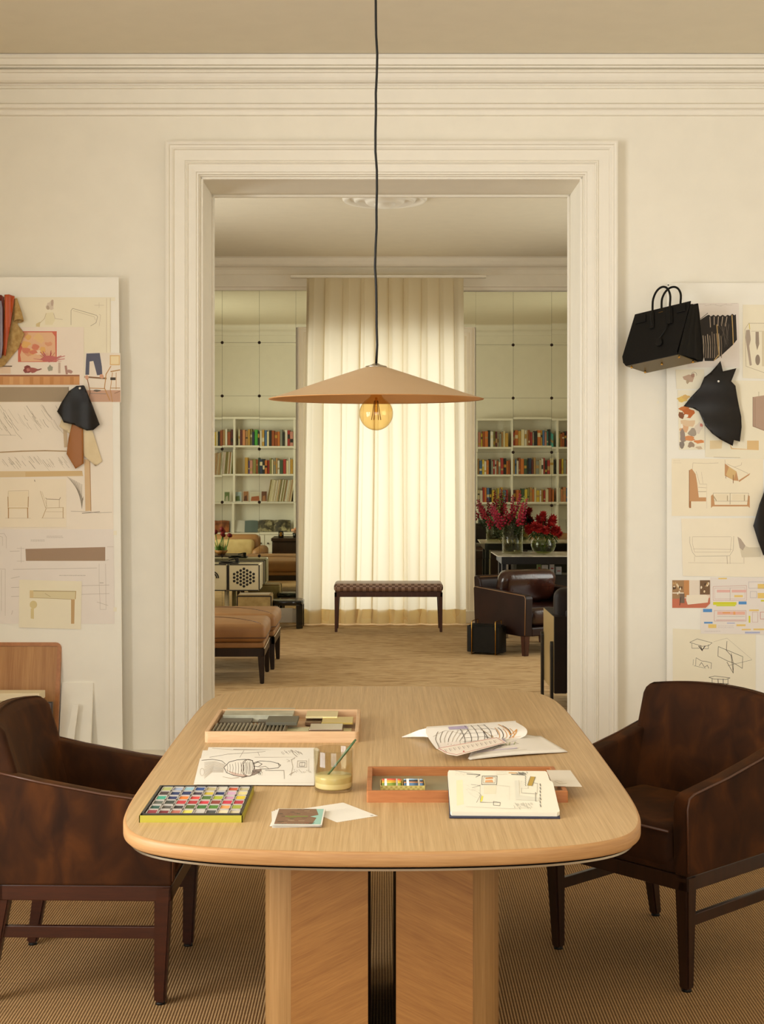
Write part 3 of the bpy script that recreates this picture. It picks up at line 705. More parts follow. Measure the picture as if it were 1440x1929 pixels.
for k in range(5): s.line([(1338+k*8, 597), (1339+k*7, 610+R.uniform(0, 8))], 1.6, '#b7a593')
for k in range(14): s.line([(1358+R.uniform(-5, 18), 606+R.uniform(0, 8)), (1354+R.uniform(0, 22), 625+R.uniform(0, 30))], .4, '#6d6258')
s.line([(1351, 612), (1353, 640), (1355, 668), (1346, 679)], 1.5, '#d3b070'); s.line([(1379.5, 594), (1381, 620), (1382, 648)], 1.5, '#d3b070'); s.line([(1320, 601), (1334, 590)], 1, '#3a332c')
s.done('sketch_sheet', 'white sheet with a charcoal drawing of a pleated black bag, beside the hanging handbag')
s = Sheet(wallfn(BR-.0014)); s.page([(1400, 574), (1490, 574), (1490, 716), (1400, 712)], PAPERC)
s.line([(1412, 608), (1404, 620), (1406, 690), (1440, 702)], .7, '#b3a284'); s.line([(1412, 609), (1475, 609)], .8, '#b3a284'); s.line([(1416, 624), (1475, 624)], .5, '#b3a284')
s.fill([(1406, 622), (1413, 621), (1415, 640), (1412, 652), (1417, 688), (1413, 689), (1407, 650), (1405, 636)], '#b3a291'); s.fill([(1424, 625), (1430, 625), (1431, 648), (1427, 660), (1424, 646)], '#a08f7e'); s.ell(1428, 678, 4.5, 10, '#968575'); s.line([(1412, 610), (1413, 620)], 1.2, '#d8c23c'); s.rect(1436, 624, 1475, 690, '#dcceb0')
s.done('sketch_sheet', 'cream sheet with grey brush and knife studies, at the right edge of the photo')
s = Sheet(wallfn(BR-.0018)); s.page([(1273, 696), (1327, 696), (1327, 733), (1275, 733)], PAPERC)
s.blob(1300, 712, 11, 8, '#c4a48c'); s.blob(1306, 708, 4, 4, '#b08a76'); s.blob(1296, 719, 3, 4, '#b9a183'); s.ell(1308, 706, 5, 5, '#8f7867', .6, 160, 380)
s.done('sketch_sheet', 'small sheet with a single brown watercolour blot, top left of the right board')
s = Sheet(wallfn(BR-.0020)); s.page([(1277, 735), (1328, 735), (1328, 847), (1280, 847)], PAPERC)
s.blob(1286, 752, 9, 5, '#e3c06a'); s.blob(1293, 748, 7, 4, '#dcb36d')
for (x, y, a, c_, c) in ((1290, 770, 10, 5, '#c9783f'), (1298, 778, 12, 9, '#c06a35'), (1285, 782, 5, 8, '#8c5a3c'), (1295, 798, 14, 8, '#e2c4a0'), (1290, 808, 9, 6, '#dcae86'), (1306, 816, 9, 8, '#a89a8a'), (1287, 822, 6, 13, '#9c8b80'), (1316, 806, 7, 9, '#dfd0be'), (1300, 826, 10, 6, '#d9925e'), (1318, 832, 10, 4, '#dc8f58'), (1302, 838, 6, 6, '#a58f7a'), (1318, 843, 6, 3, '#cdb79b'), (1286, 838, 5, 8, '#8f8278'), (1322, 801, 3, 3, '#d88a78')):
    s.blob(x, y, a, c_, c, 10, .35)
s.blob(1293, 783, 4, 3, '#f3ead9'); s.blob(1285, 803, 2, 5, '#f3ead9')
s.done('sketch_sheet', 'narrow watercolour sheet with orange and grey stains under the black hide, right board')
s = Sheet(wallfn(BR-.0016)); s.page([(1330, 716), (1490, 718), (1490, 867), (1329, 861)], PAPERC)
s.fill([(1419, 748), (1445, 744), (1470, 748), (1470, 815), (1440, 811), (1419, 803)], '#b79a85'); s.line([(1419, 748), (1419, 803), (1440, 811)], 1, '#8a6b58'); s.line([(1423, 750), (1423, 804)], .6, '#8a6b58'); s.line([(1430, 738), (1430, 746)], .8, '#b3a284')
s.fill([(1338, 830), (1362, 829), (1360, 845), (1338, 846)], '#e7d0a5'); s.fill([(1372, 828), (1378, 846), (1430, 848), (1430, 830), (1408, 830), (1408, 846), (1380, 844)], '#e0bd87'); s.line([(1345, 861), (1395, 862)], .7, '#b3a284')
s.done('sketch_sheet', 'cream sheet with a brown box drawing and tan shapes, right of the black hide')
s = Sheet(wallfn(BR-.0012)); s.page([(1266, 864), (1438, 864), (1438, 972), (1266, 972)], mat('paper_buff2', '#f3e6cb', .85))
WD = '#c9986a'
s.fill([(1299, 886), (1304, 883), (1311, 893), (1314, 910), (1317, 937), (1331, 937), (1331, 944.5), (1299, 944.5)], WD); s.line([(1299, 886), (1299, 955)], 1.1, '#8d5f3a'); s.rect(1299, 944, 1302.5, 957, '#a9764a')
s.line([(1305, 884), (1306, 872), (1331, 873), (1354, 872)], .5, PC); s.line([(1312, 888), (1319, 912), (1332, 912)], .5, PC); s.line([(1316, 918), (1331, 919)], .6, PC); s.line([(1316, 926), (1331, 926)], .8, '#a89272'); s.line([(1322, 889), (1325, 911)], .4, PC); s.line([(1332, 912), (1332, 958)], .3, PC)
s.fill([(1366, 873), (1374, 879), (1388, 888), (1392, 906), (1383, 905), (1366, 896)], WD); s.fill([(1374, 879), (1388, 888), (1382, 905), (1368, 895)], '#d9b77f'); s.fill([(1392, 905), (1414, 891), (1412, 895), (1393, 908)], WD); s.line([(1382, 895), (1382, 910)], 1.2, '#8d5f3a'); s.line([(1368, 896), (1368, 901)], 1, '#8d5f3a')
s.line([(1370, 874), (1384, 880), (1410, 892)], .6, PC); s.line([(1384, 880), (1397, 876), (1398, 871)], .5, PC); s.line([(1366, 866), (1367, 874)], .5, PC)
s.fill([(1340, 934), (1344, 931), (1347, 951), (1408, 951), (1410, 932), (1413, 935), (1413, 957), (1410, 954), (1343, 954), (1340, 957)], WD)
s.line([(1344, 929), (1411, 929), (1410, 944), (1346, 944)], .5, '#9b876a', True); s.line([(1376, 929), (1376, 950)], .8, '#9b876a'); s.rect(1348, 931, 1372, 942, '#efdfc0'); s.rect(1380, 931, 1405, 942, '#efdfc0'); s.line([(1344, 933), (1350, 943)], 1.6, '#b7a17e'); s.line([(1371, 934), (1371, 943)], 1.6, '#b7a17e'); s.line([(1403, 933), (1403, 943)], 1.6, '#b7a17e')
s.text(1265+4, 868, 1284, 2, 4, '#c3b59d', .4)
s.done('sketch_sheet', 'cream sheet with three studies of a wood-sided sofa, middle of the right board')
s = Sheet(wallfn(BR-.0022)); s.page([(1284, 977), (1500, 975), (1500, 1088), (1287, 1085)], mat('paper_buff3', '#f4e8d0', .85))
s.line([(1305, 1011), (1378, 1011)], .5, PC); s.line([(1300, 1011), (1300, 1022), (1305, 1040), (1311, 1048), (1375, 1047), (1382, 1036), (1383, 1010)], .6, '#a99b86'); s.line([(1305, 1012), (1305, 1024), (1309, 1040), (1376, 1040), (1379, 1012)], .5, PC); s.line([(1307, 1034), (1380, 1035)], .5, PC); s.line([(1309, 1048), (1309, 1058)], .5, PC); s.line([(1370, 1048), (1371, 1062)], 1, PC); s.line([(1376, 1048), (1376, 1062)], .6, PC); s.line([(1297, 1060), (1400, 1061)], .4, PC)
s.fill([(1390, 1011), (1396, 1015), (1403, 1028), (1412, 1031), (1434, 1031), (1434, 1049), (1398, 1050)], '#ddd0b6'); s.fill([(1390, 1011), (1396, 1015), (1405, 1028), (1400, 1037), (1394, 1032)], '#b9a897'); s.line([(1402, 1050), (1402, 1062)], .6, PC)
s.done('sketch_sheet', 'cream sheet with a pencil sofa outline and a grey lounge chair, right board')
s = Sheet(wallfn(BR-.0015)); s.page([(1267, 1093), (1338.5, 1093), (1338.5, 1137), (1330, 1145.5), (1267, 1145.5)], mat('photo_pink', '#e7cbb6', .5))
s.rect(1267, 1093, 1289, 1132, '#a8835c'); s.rect(1289, 1093, 1299, 1125, '#c98e5a'); s.rect(1299, 1093, 1319, 1122, '#e9dac8'); s.rect(1319, 1093, 1338, 1120, '#7a5d42'); s.fill([(1267, 1128), (1338, 1126), (1338, 1137), (1330, 1145), (1267, 1145)], '#c97458')
for k in range(22): s.blob(R.choice([R.uniform(1269, 1287), R.uniform(1320, 1336)]), R.uniform(1095, 1118), 1.6, 2.6, R.choice(['#e8d2ad', '#4e3a28', '#c79f6c', '#6b4a30', '#efe0c6']))
s.fill([(1294, 1121), (1330, 1120), (1336, 1124), (1334, 1135), (1296, 1139), (1293, 1130)], '#efe2cc'); s.rect(1281, 1118, 1290, 1136, '#7c6858'); s.line([(1268, 1117), (1288, 1117)], 2, '#efe2cc'); s.line([(1283, 1125), (1281, 1140)], 1, '#3d2e24')
s.done('photo_print', 'small photo print of a white sofa on red floor, lower left of right board', 'photograph')
s = Sheet(wallfn(BR-.0026)); s.page([(1339, 1088), (1500, 1088), (1500, 1196), (1321, 1193.5), (1321, 1148), (1331, 1145), (1339, 1137)], PAPERP)
YL, BLU, OR_ = '#d9d435', '#5c94cf', '#eccb78'
s.rect(1354, 1088.5, 1370, 1091, OR_); s.line([(1344, 1105), (1407, 1103), (1407, 1131), (1344, 1131)], .6, '#c98d84', True); s.line([(1347, 1108), (1404, 1107), (1404, 1128), (1347, 1128)], .4, '#c98d84', True); s.rect(1351, 1111, 1376, 1116, '#e9b8ae'); s.rect(1379, 1111, 1406, 1116, '#e9b8ae'); s.rect(1384, 1121, 1400, 1125, OR_)
s.line([(1376, 1108), (1376, 1131)], .5, '#8f8375'); s.rect(1344, 1134, 1388, 1139.5, YL); s.rect(1350, 1138, 1386, 1142, '#d4d84c'); s.rect(1392, 1133, 1407, 1138.5, BLU); s.rect(1325, 1147, 1342, 1153, BLU); s.rect(1327, 1171.5, 1343, 1174.5, BLU); s.rect(1335, 1176, 1350, 1183, OR_)
s.line([(1346, 1150), (1406, 1150), (1406, 1170), (1346, 1170)], .6, '#c98d84', True); s.rect(1352, 1152, 1404, 1158, '#ecb7a4'); s.rect(1362, 1153, 1376, 1155.5, '#eaa86a'); s.rect(1382, 1152, 1386, 1158, '#eaa86a'); s.line([(1350, 1168), (1404, 1168)], .7, '#d07a70'); s.line([(1352, 1161), (1404, 1161)], .4, '#8f8375')
s.rect(1428, 1100, 1450, 1109, OR_); s.rect(1428, 1117, 1450, 1127, OR_); s.rect(1434, 1130, 1450, 1133, YL); s.line([(1411, 1096), (1440, 1096), (1440, 1108), (1411, 1108)], .4, '#9d93a0', True); s.line([(1414, 1114), (1426, 1114), (1426, 1126), (1414, 1126)], .4, '#9d93a0', True)
s.rect(1411, 1160, 1414, 1173, YL); s.rect(1412, 1148, 1430, 1151, OR_); s.line([(1418, 1153), (1428, 1153), (1428, 1172), (1418, 1172)], .4, '#c98d84', True); s.line([(1433, 1153), (1445, 1153), (1445, 1166), (1433, 1166)], .7, '#d07a70', True)
s.rect(1388, 1176, 1405, 1179.5, OR_); s.rect(1398, 1184.5, 1415, 1187, OR_); s.rect(1420, 1184, 1445, 1187, OR_); s.rect(1404, 1190, 1432, 1193, '#b0b4d4'); s.rect(1370, 1173, 1385, 1174.5, '#aeb4d8'); s.text(1353, 1179, 1384, 2, 3, '#b5a9ae', .4); s.text(1328, 1189, 1358, 1, 3, '#b5a9ae', .5)
s.done('drawing_sheet', 'plan sheet marked with yellow, blue and pink highlighter, right board')
s = Sheet(wallfn(BR-.0011)); s.page([(1268, 1184), (1424, 1190), (1424, 1330), (1268, 1330)], PAPERC)
K = '#4a4036'
s.line([(1300, 1210), (1314, 1203.5), (1342, 1211), (1336, 1216), (1324, 1217.5)], .7, K, True); s.line([(1304, 1212), (1304, 1221), (1318, 1221)], .7, K); s.line([(1335, 1214), (1335, 1222), (1325, 1222)], .7, K); s.line([(1317, 1217), (1323, 1225), (1329, 1217)], 1.6, K); s.line([(1320, 1216), (1324, 1226)], 1.3, K)
s.line([(1354, 1218), (1400, 1237), (1399, 1259), (1385, 1250), (1371, 1245), (1353, 1236)], .8, K, True); s.line([(1370, 1208), (1369, 1225), (1378, 1235), (1382, 1267)], .9, K); s.line([(1378, 1231), (1382, 1250), (1382, 1268), (1370, 1247)], .9, K); s.line([(1372, 1254), (1417, 1243)], .5, K); s.line([(1370, 1202), (1417, 1242)], .4, GR); s.line([(1345, 1209), (1370, 1202)], .4, GR)
s.line([(1312, 1239), (1322, 1245), (1331, 1246), (1341, 1249), (1340, 1260)], .7, K); s.line([(1312, 1239), (1311, 1254)], .6, K); s.line([(1307, 1242), (1306, 1253)], .5, K); s.line([(1318, 1254), (1322, 1248), (1328, 1257), (1333, 1253), (1336, 1259)], .8, K); s.line([(1308, 1254), (1330, 1259)], .5, K)
s.line([(1336, 1276), (1347, 1273.5), (1376, 1277), (1368, 1280), (1345, 1279)], .8, K, True); s.line([(1342, 1278), (1342, 1287), (1355, 1287)], .9, K); s.line([(1372, 1279), (1372, 1288), (1356, 1287)], .9, K); s.line([(1353, 1279), (1354, 1288)], 1.1, K); s.line([(1363, 1279), (1363, 1290)], 1.1, K); s.line([(1354, 1287), (1363, 1290), (1374, 1288)], .7, K)
s.done('sketch_sheet', 'cream sheet with ink sketches of folded-plate coffee tables, lowest on the right board')
s = Sheet(wallfn(W1-.0002)); s.page([(1239, 755), (1242, 755), (1242, 760), (1238, 760)], TAPE); s.done('tape', 'tiny leftover scrap of tape on the bare wall below the handbag', 'tape')

# ---------------------------------------------------------------- hides and swatches (curved leather)
def hide(name, label, pts, Y, m, depth, step=5., th=.0025, cat='leather', parent=None, axis=None):
    """leather piece with the outline pts, hung at distance Y; depth(px, py) pushes it towards the camera in metres"""
    n = len(pts); vs = [Vector(p) for p in pts]; ed = [(i, (i+1) % n) for i in range(n)]
    xs = [p[0] for p in pts]; ys = [p[1] for p in pts]
    def inside(x, y):
        c = False
        for i in range(n):
            x1, y1 = pts[i]; x2, y2 = pts[(i+1) % n]
            if (y1 > y) != (y2 > y) and x < (x2-x1)*(y-y1)/(y2-y1)+x1: c = not c
        return c
    y = min(ys)+step/2
    while y < max(ys):
        x = min(xs)+step/2
        while x < max(xs):
            if inside(x, y): vs.append(Vector((x, y)))
            x += step
        y += step
    vo, _, fo, _, _, _ = delaunay_2d_cdt(vs, ed, [list(range(n))], 1, 1e-4)
    b = bmesh.new(); bv = [b.verts.new(P(v[0], v[1], Y)+Vector((0, -depth(v[0], v[1]), 0))) for v in vo]
    for f in fo:
        if len(set(f)) == 3:
            try: b.faces.new([bv[i] for i in f])
            except ValueError: pass
    bmesh.ops.recalc_face_normals(b, faces=b.faces)
    mb = MB(); mb.take(b, m, None, True); o = mb.build(name, parent)
    sm = o.modifiers.new('thickness', 'SOLIDIFY'); sm.thickness = th; sm.offset = 0
    return tag(o, label, cat) if parent is None else o
PIN = mat('white_pin_head', '#efe9dd', .3)
def pin(x, y, Y, label):
    MBp = MB().lathe([(0, .012), (.004, .011), (.0055, .006), (.003, .002), (.001, -.02), (0, -.02)], PIN, n=14, M=Matrix.Translation(P(x, y, Y)) @ Matrix.Rotation(PI/2, 4, 'X'))
    tag(MBp.build('push_pin'), label, 'pin')
BK = mottled('black_smooth_leather', [(.3, '#100b07'), (.7, '#1c140d')], 12, 4, .42, .3)
CG = mat('cognac_leather', '#9c5f20', .5, .0); CRL = mottled('cream_leather', [(.3, '#d8c29a'), (.7, '#e6d3ae')], 10, 3, .6, .2)
hide('leather_swatch', 'cream leather swatch hanging behind the tan one on the left board', [(117, 790), (131, 798), (151, 800), (175, 812), (193, 869), (181, 878), (158, 858), (150, 830), (130, 816), (113, 803)], BL-.006, CRL, lambda x, y: .006+.004*math.sin(x*.12)+.0*y)
hide('leather_swatch', 'tan suede swatch hanging below the black leather swatch, left board', [(137, 796), (157, 805), (158, 873), (143, 883), (126, 855), (130, 825)], BL-.016, CG, lambda x, y: .004+.004*math.sin((x-126)*.1))
hide('leather_swatch', 'black leather swatch folded from a pin on the left board', [(145, 727), (158, 726), (160, 728), (176, 768), (189, 800), (176, 810), (163, 811), (140, 800), (122, 796), (117, 786), (109, 775), (118, 758), (131, 737)], BL-.03, BK, lambda x, y: .012*math.sin((x-105)/84*PI*2.2)*min(1, (y-720)/40)+.008, 4)
pin(151, 731.5, BL-.052, 'white pin holding the folded black leather swatch')
hide('leather_hide', 'ragged black leather hide pinned on the right board', [(1357, 680), (1361, 700), (1387, 694), (1376, 719), (1384, 727), (1388, 748), (1392, 765), (1396, 785), (1396, 805), (1393, 832), (1381, 829), (1379, 840), (1355, 828), (1340, 817), (1328, 803), (1323, 790), (1317, 775), (1306, 769), (1289, 765), (1301, 749), (1318, 730), (1326, 711), (1338, 702), (1349, 690)], BR-.012, BK,
     lambda x, y: .010+.014*math.sin((x-1318)/26)*(.4+.6*(y-680)/160)+.006*math.sin(y/14), 5)
pin(1353.5, 718.5, BR-.040, 'white pin holding the ragged black hide')
hide('leather_hide', 'black leather hide cut off by the right edge of the photo', [(1441, 921), (1460, 905), (1480, 930), (1478, 1030), (1450, 1052), (1437, 1045), (1427, 1020), (1418, 990), (1429, 950)], BR-.012, BK, lambda x, y: .012+.008*math.sin(x/9), 5)
# kraft cloth with a rolled corner, and the rust leather bundle
KR = mottled('kraft_cloth', [(.3, '#a98550'), (.7, '#c6a56d')], 60, 3, .85, .1)
kc = thing('fabric_swatch', 'coarse tan cloth swatch with a rolled corner behind the orange leather, left board', 'fabric', P(22, 600, BL-.01))
hide('cloth', '', [(-30, 575), (24, 562), (29, 563), (34, 612), (47, 629), (36, 655), (8, 690), (-30, 700)], BL-.008, KR, lambda x, y: .006+.003*math.sin(x*.3), 6, parent=None)
o = bpy.data.objects['cloth']; 
for k_ in ('label', 'category'):
    if k_ in o: del o[k_]
o.parent = kc; o.matrix_parent_inverse = kc.matrix_basis.inverted()
MB().tube([P(30, 563, BL-.02), P(34, 590, BL-.035), P(35.5, 605, BL-.045)], [.006, .017, .022], KR, 18, cap=False).build('rolled_corner', kc, True)
RU = mottled('rust_leather', [(.3, '#9a3a12'), (.7, '#c0521d')], 8, 4, .42, .4)
GS = mat('grey_violet_leather', '#8c8290', .45)
rl_ = thing('leather_strip', 'folded strip of glossy orange leather on the left board', 'leather', P(15, 560, BL-.03))
rl_2 = thing('leather_strip', 'grey violet leather strip cut off by the left edge of the photo', 'leather', P(1, 570, BL-.05))
def strip(pts, Y, m, dfn, par, name):
    o = hide(name, '', pts, Y, m, dfn, 4, .003)
    for k_ in ('label', 'category'):
        if k_ in o: del o[k_]
    o.parent = par; o.matrix_parent_inverse = par.matrix_basis.inverted()
strip([(10, 556), (18, 555), (29, 559), (24, 590), (19, 620), (16, 640), (12, 671), (6, 668), (8, 620), (11, 590)], BL-.035, RU, lambda x, y: .016*abs(math.sin((x-6)*.22)), rl_, 'front_fold')
strip([(-20, 555), (3, 556), (8, 560), (8, 600), (6, 650), (6, 670), (-20, 672)], BL-.022, mat('dark_rust_leather', '#6e2410', .5), lambda x, y: .006*math.sin(x*.3), rl_, 'back_fold')
strip([(-20, 566), (3, 567), (5, 580), (5.5, 650), (3, 674), (-20, 676)], BL-.055, GS, lambda x, y: .006*math.sin(x*.5), rl_2, 'strip')

# ---------------------------------------------------------------- things leaning on the ledge, left
PNL = grain('walnut_panel', '#9c683a', '#bd8c56', (30, 30, 1.2), .45, .35)
PNF = grain('walnut_frame', '#9a5f2c', '#b9783f', (8, 8, 8), .4, .4)
LZ = .205
def lean(name, label, cat, x0, x1, ytop, Yb, Yt, th):
    """root for a panel leaning back: local x right, z up along the panel, y = thickness; base on the ledge"""
    sb = FPX/((Yb+Yt)/2); X0, X1 = (x0-CX)/sb, (x1-CX)/sb
    zt = EYE+(HY-ytop)/(FPX/Yt); h = math.hypot(zt-LZ, Yt-Yb)
    t = thing(name, label, cat, ((X0+X1)/2, Yb, LZ)); t.rotation_euler = (-math.atan2(Yt-Yb, zt-LZ), 0, 0)
    return t, X1-X0, h
t, w, h = lean('cabinet_door_sample', 'walnut panel sample with a rounded frame leaning against the left pin board', 'panel', -60, 111, 1210, 6.50, 6.60, .02)
fr = MB()
prof = []
for cx_, cz_, a0 in ((w/2-.025, h-.025, 0), (-w/2+.025, h-.025, 90), (-w/2+.025, .025, 180), (w/2-.025, .025, 270)):
    for k in range(5): a = math.radians(a0+k*22.5); prof.append((cx_+.025*math.cos(a), cz_+.025*math.sin(a)))
fb = bmesh.new()
o1 = [fb.verts.new((x, 0, z)) for x, z in prof]; o2 = [fb.verts.new((x, .02, z)) for x, z in prof]
inn = [(max(-w/2+.017, min(w/2-.017, x)), max(.017, min(h-.017, z))) for x, z in prof]
i1 = [fb.verts.new((x, 0, z)) for x, z in inn]; i2 = [fb.verts.new((x, .02, z)) for x, z in inn]
N = len(prof)
for k in range(N):
    k2 = (k+1) % N
    for A, B in ((o1, i1), (i2, o2), (o2, o1), (i1, i2)):
        try: fb.faces.new((A[k], A[k2], B[k2], B[k]))
        except ValueError: pass
bmesh.ops.recalc_face_normals(fb, faces=fb.faces); fr.take(fb, PNF); fr.build('frame', t)
MB().span((-w/2+.016, .005, .016), (w/2-.016, .015, h-.016), PNL).build('panel', t)
t, w, h = lean('panel_sample', 'plain white panel standing right of the walnut panel', 'panel', 113, 173, 1286, 6.53, 6.597, .012)
MB().span((-w/2, 0, 0), (w/2, .016, h), BOARD, .001).build('panel', t)
t = thing('card_strip', 'narrow pale strip leaning askew against the white panel', 'card', (0, 0, 0))
b = MB(); Yf = 6.505
pp = [P(148, 1327, Yf+.028), P(137, 1412, Yf-.02), P(122, 1412, Yf-.02), P(137, 1327, Yf+.028)]
pp = [Vector(v) for v in pp]; bk = [v+Vector((0, .006, 0)) for v in pp]
b.poly(pp[::-1], BOARD); b.poly(bk, BOARD)
for i in range(4): b.poly([pp[i], pp[(i+1) % 4], bk[(i+1) % 4], bk[i]], BOARD)
b.build('strip', t)
t, w, h = lean('picture_frame', 'small dark framed grey picture behind the left armchair', 'picture', 40, 98, 1322, 6.46, 6.487, .01)
MB().span((-w/2, 0, 0), (w/2, .012, h), mat('thin_dark_frame', '#4a423f', .4), .001).build('frame', t)
b = MB(); b.span((-w/2+.006, -.002, .006), (w/2-.006, 0, h-.006), mottled('grey_print', [(.3, '#5f5660'), (.5, '#857c80'), (.7, '#a3999a')], 7, 3, .4, .4)); b.build('print', t)
t, w, h = lean('cardboard_box', 'cream cardboard box stack end showing over the left armchair', 'box', -50, 73, 1306, 6.31, 6.315, .1)
b = MB(); b.span((-w/2, 0, 0), (w/2, .10, h-.035), mat('cardboard', '#d9c39a', .7), .003); b.build('box_body', t)
b = MB(); b.span((-w/2-.004, -.004, h-.034), (w/2+.004, .104, h), mat('cream_lid', '#ead9b6', .6), .003); b.build('lid', t)

# ================================================================ black handbag
wv = Vector((.251, -.17, .054)).normalized(); hv = Vector((.055, .07, .24)); hv = (hv-wv*hv.dot(wv)).normalized(); dv = hv.cross(wv)
if dv.y < 0: dv = -dv
org = P(1176, 690, 6.47)
MBAG = Matrix(((wv.x, dv.x, hv.x, org.x), (wv.y, dv.y, hv.y, org.y), (wv.z, dv.z, hv.z, org.z), (0, 0, 0, 1)))
bag = bpy.data.objects.new('handbag', None); COL.objects.link(bag); bag.matrix_world = MBAG
tag(bag, 'black leather handbag with two handles hanging tilted on the wall right of the doorway', 'bag')
bw, bd, bh = .312, .145, .235
BAGL = mottled('bag_leather', [(.3, '#0c0a07'), (.7, '#130f0b')], 160, 2, .55, .2)
b = MB(); bm_ = bmesh.new()
def trap(y0, y1, ya, yb):     # front sheet
    return
# outlines of the front sheet, back sheet and base, in the bag's own frame
MINV = MBAG.inverted()
def bloc(px, py, axis, val):
    o_ = MINV @ Vector((0, 0, EYE)); t_ = MINV @ P(px, py, 6.4); d_ = t_-o_
    return o_+d_*((val-o_[axis])/d_[axis])
FT = [bloc(x, y, 1, 0) for x, y in ((1179, 689), (1174, 683), (1172.5, 672), (1196.5, 592), (1302, 566.5), (1276, 662), (1278, 667))]
b.prism([(v.x, v.z) for v in FT], 1, 0, .006, BAGL, .0015)
b.build('front_panel', bag)
BKD = bd-.03
BT = [bloc(x, y, 1, BKD) for x, y in ((1222, 700), (1208, 600), (1232, 590), (1315.5, 571), (1318, 590), (1326, 672), (1324, 680), (1312, 682))]
b = MB(); b.prism([(v.x, v.z) for v in BT], 1, BKD, BKD+.005, BAGL, .0015); b.build('back_panel', bag)
f_b, f_t = FT[6], FT[4]; b_b, b_t = BT[6], BT[3]
b = MB()
k = 7; lo = []; hi = []
for i in range(k):
    f = i/(k-1); dx = 0 if i % 2 == 0 else -.012
    lo.append(f_b.lerp(b_b, f)+Vector((dx*.4, 0, .002))); hi.append(f_t.lerp(b_t, f)+Vector((dx, 0, -.012)))
for i in range(k-1): b.poly([lo[i], lo[i+1], hi[i+1], hi[i]], BAGL)
b.build('gusset', bag); b = MB()
f_b, f_t = FT[0], FT[3]; b_b, b_t = BT[0], BT[1]; lo = []; hi = []
for i in range(k):
    f = i/(k-1); dx = 0 if i % 2 == 0 else .010
    lo.append(f_b.lerp(b_b, f)+Vector((dx*.4, 0, .002))); hi.append(f_t.lerp(b_t, f)+Vector((dx, 0, -.012)))
for i in range(k-1): b.poly([lo[i], lo[i+1], hi[i+1], hi[i]], BAGL)
b.build('gusset', bag)
OLV = mat('olive_base_leather', '#6b5c3c', .35)
zb0 = FT[0].z
QB = [bloc(x, y, 2, zb0) for x, y in ((1180, 689.5), (1219, 702), (1314, 681.5), (1278, 667.5))]
b = MB(); b.prism([(v.x, v.y) for v in QB], 2, zb0-.002, zb0+.003, OLV, .001); o = b.build('base', bag)
for px_, py_ in ((1190.5, 690), (1216, 699), (1247.5, 684), (1280, 671), (1306, 680)):
    v = bloc(px_, py_, 2, zb0-.004)
    MB().lathe([(0, -.010), (.0050, -.009), (.006, -.005), (.0035, -.002), (.0035, .003)], BRASS, v, 12).build('foot', o)
# handles and tabs hang in the same frame, placed along the front and back sheets
bh = (FT[3].z+FT[4].z)/2; hx0 = bloc(1231, 590, 1, 0).x; hx1 = bloc(1283, 572, 1, 0).x
def handle(y, x0, x1, za, top, tabs=True):
    pts = [(x0, y-.004, za-.075), (x0, y-.005, za-.02), (x0+.003, y-.002, za)]
    n_ = 10; zb_ = za
    for i in range(1, n_):
        a_ = PI-PI*i/n_; pts.append(((x0+x1)/2+(x1-x0)/2*math.cos(a_), y+.012*math.sin(a_), za+top*math.sin(a_)**.7))
    pts += [(x1-.003, y-.002, za), (x1, y-.005, za-.02), (x1, y-.004, za-.075)]
    mb = MB().tube([tuple(v) for v in catmull([Vector(p) for p in pts], 3)], .0050, BAGL, 10)
    if tabs:
        for x in (x0, x1): mb.span((x-.011, y-.007, za-.085), (x+.011, y-.002, za-.005), BAGL, .002)
    mb.build('handle', bag)
ha, hb = bloc(1229, 588, 1, 0), bloc(1264, 578, 1, 0)
handle(0, ha.x, hb.x, (ha.z+hb.z)/2, .122)
hc, hd = bloc(1246, 583, 1, BKD*.5), bloc(1284, 573, 1, BKD*.5)
handle(BKD*.5, hc.x, hd.x, (hc.z+hd.z)/2, .108, False)
for a_, c_ in ((bloc(1198, 597, 1, 0), bloc(1218, 606, 1, 0)), (bloc(1275, 577, 1, 0), bloc(1293, 586, 1, 0))):
    MB().span((a_.x, -.005, min(a_.z, c_.z)), (c_.x, .001, max(a_.z, c_.z)), BAGL, .002).build('side_tab', bag)
va_ = bloc(1261, 580, 1, 0); vb_ = bloc(1244, 648, 1, 0)
b = MB(); b.span((va_.x-.010, -.010, va_.z-.085), (va_.x+.012, -.004, va_.z+.004), BAGL, .002)
b.tube([(va_.x-.004, -.009, va_.z-.08), (va_.x-.012, -.011, va_.z-.11), (vb_.x+.004, -.012, vb_.z+.02)], .003, BAGL)
b.prism([(vb_.x+dx_, vb_.z+dz_) for dx_, dz_ in ((-.016, 0), (-.009, -.014), (.009, -.014), (.016, 0), (.011, .022), (0, .03), (-.011, .022))], 1, -.014, -.006, BAGL, .002)
b.build('key_fob', bag)
b = MB()
gs = bloc(1245, 588.5, 1, 0)
for k in range(9): b.span((gs.x+k*.0024-.009, -.0012, gs.z), (gs.x+k*.0024-.0076, .0002, gs.z+.0013), BRASS)
b.build('gold_stamp', bag)
hk = MB(); hp = P(1259.5, 537, 6.47); hw = P(1259.5, 537, W1); hk.tube([hp+(hp-hw)*.08, hp, hp.lerp(hw, .5), hw], .003, BLACKL)
tag(hk.build('wall_hook'), 'thin dark peg in the wall holding the handles of the black handbag', 'hook')
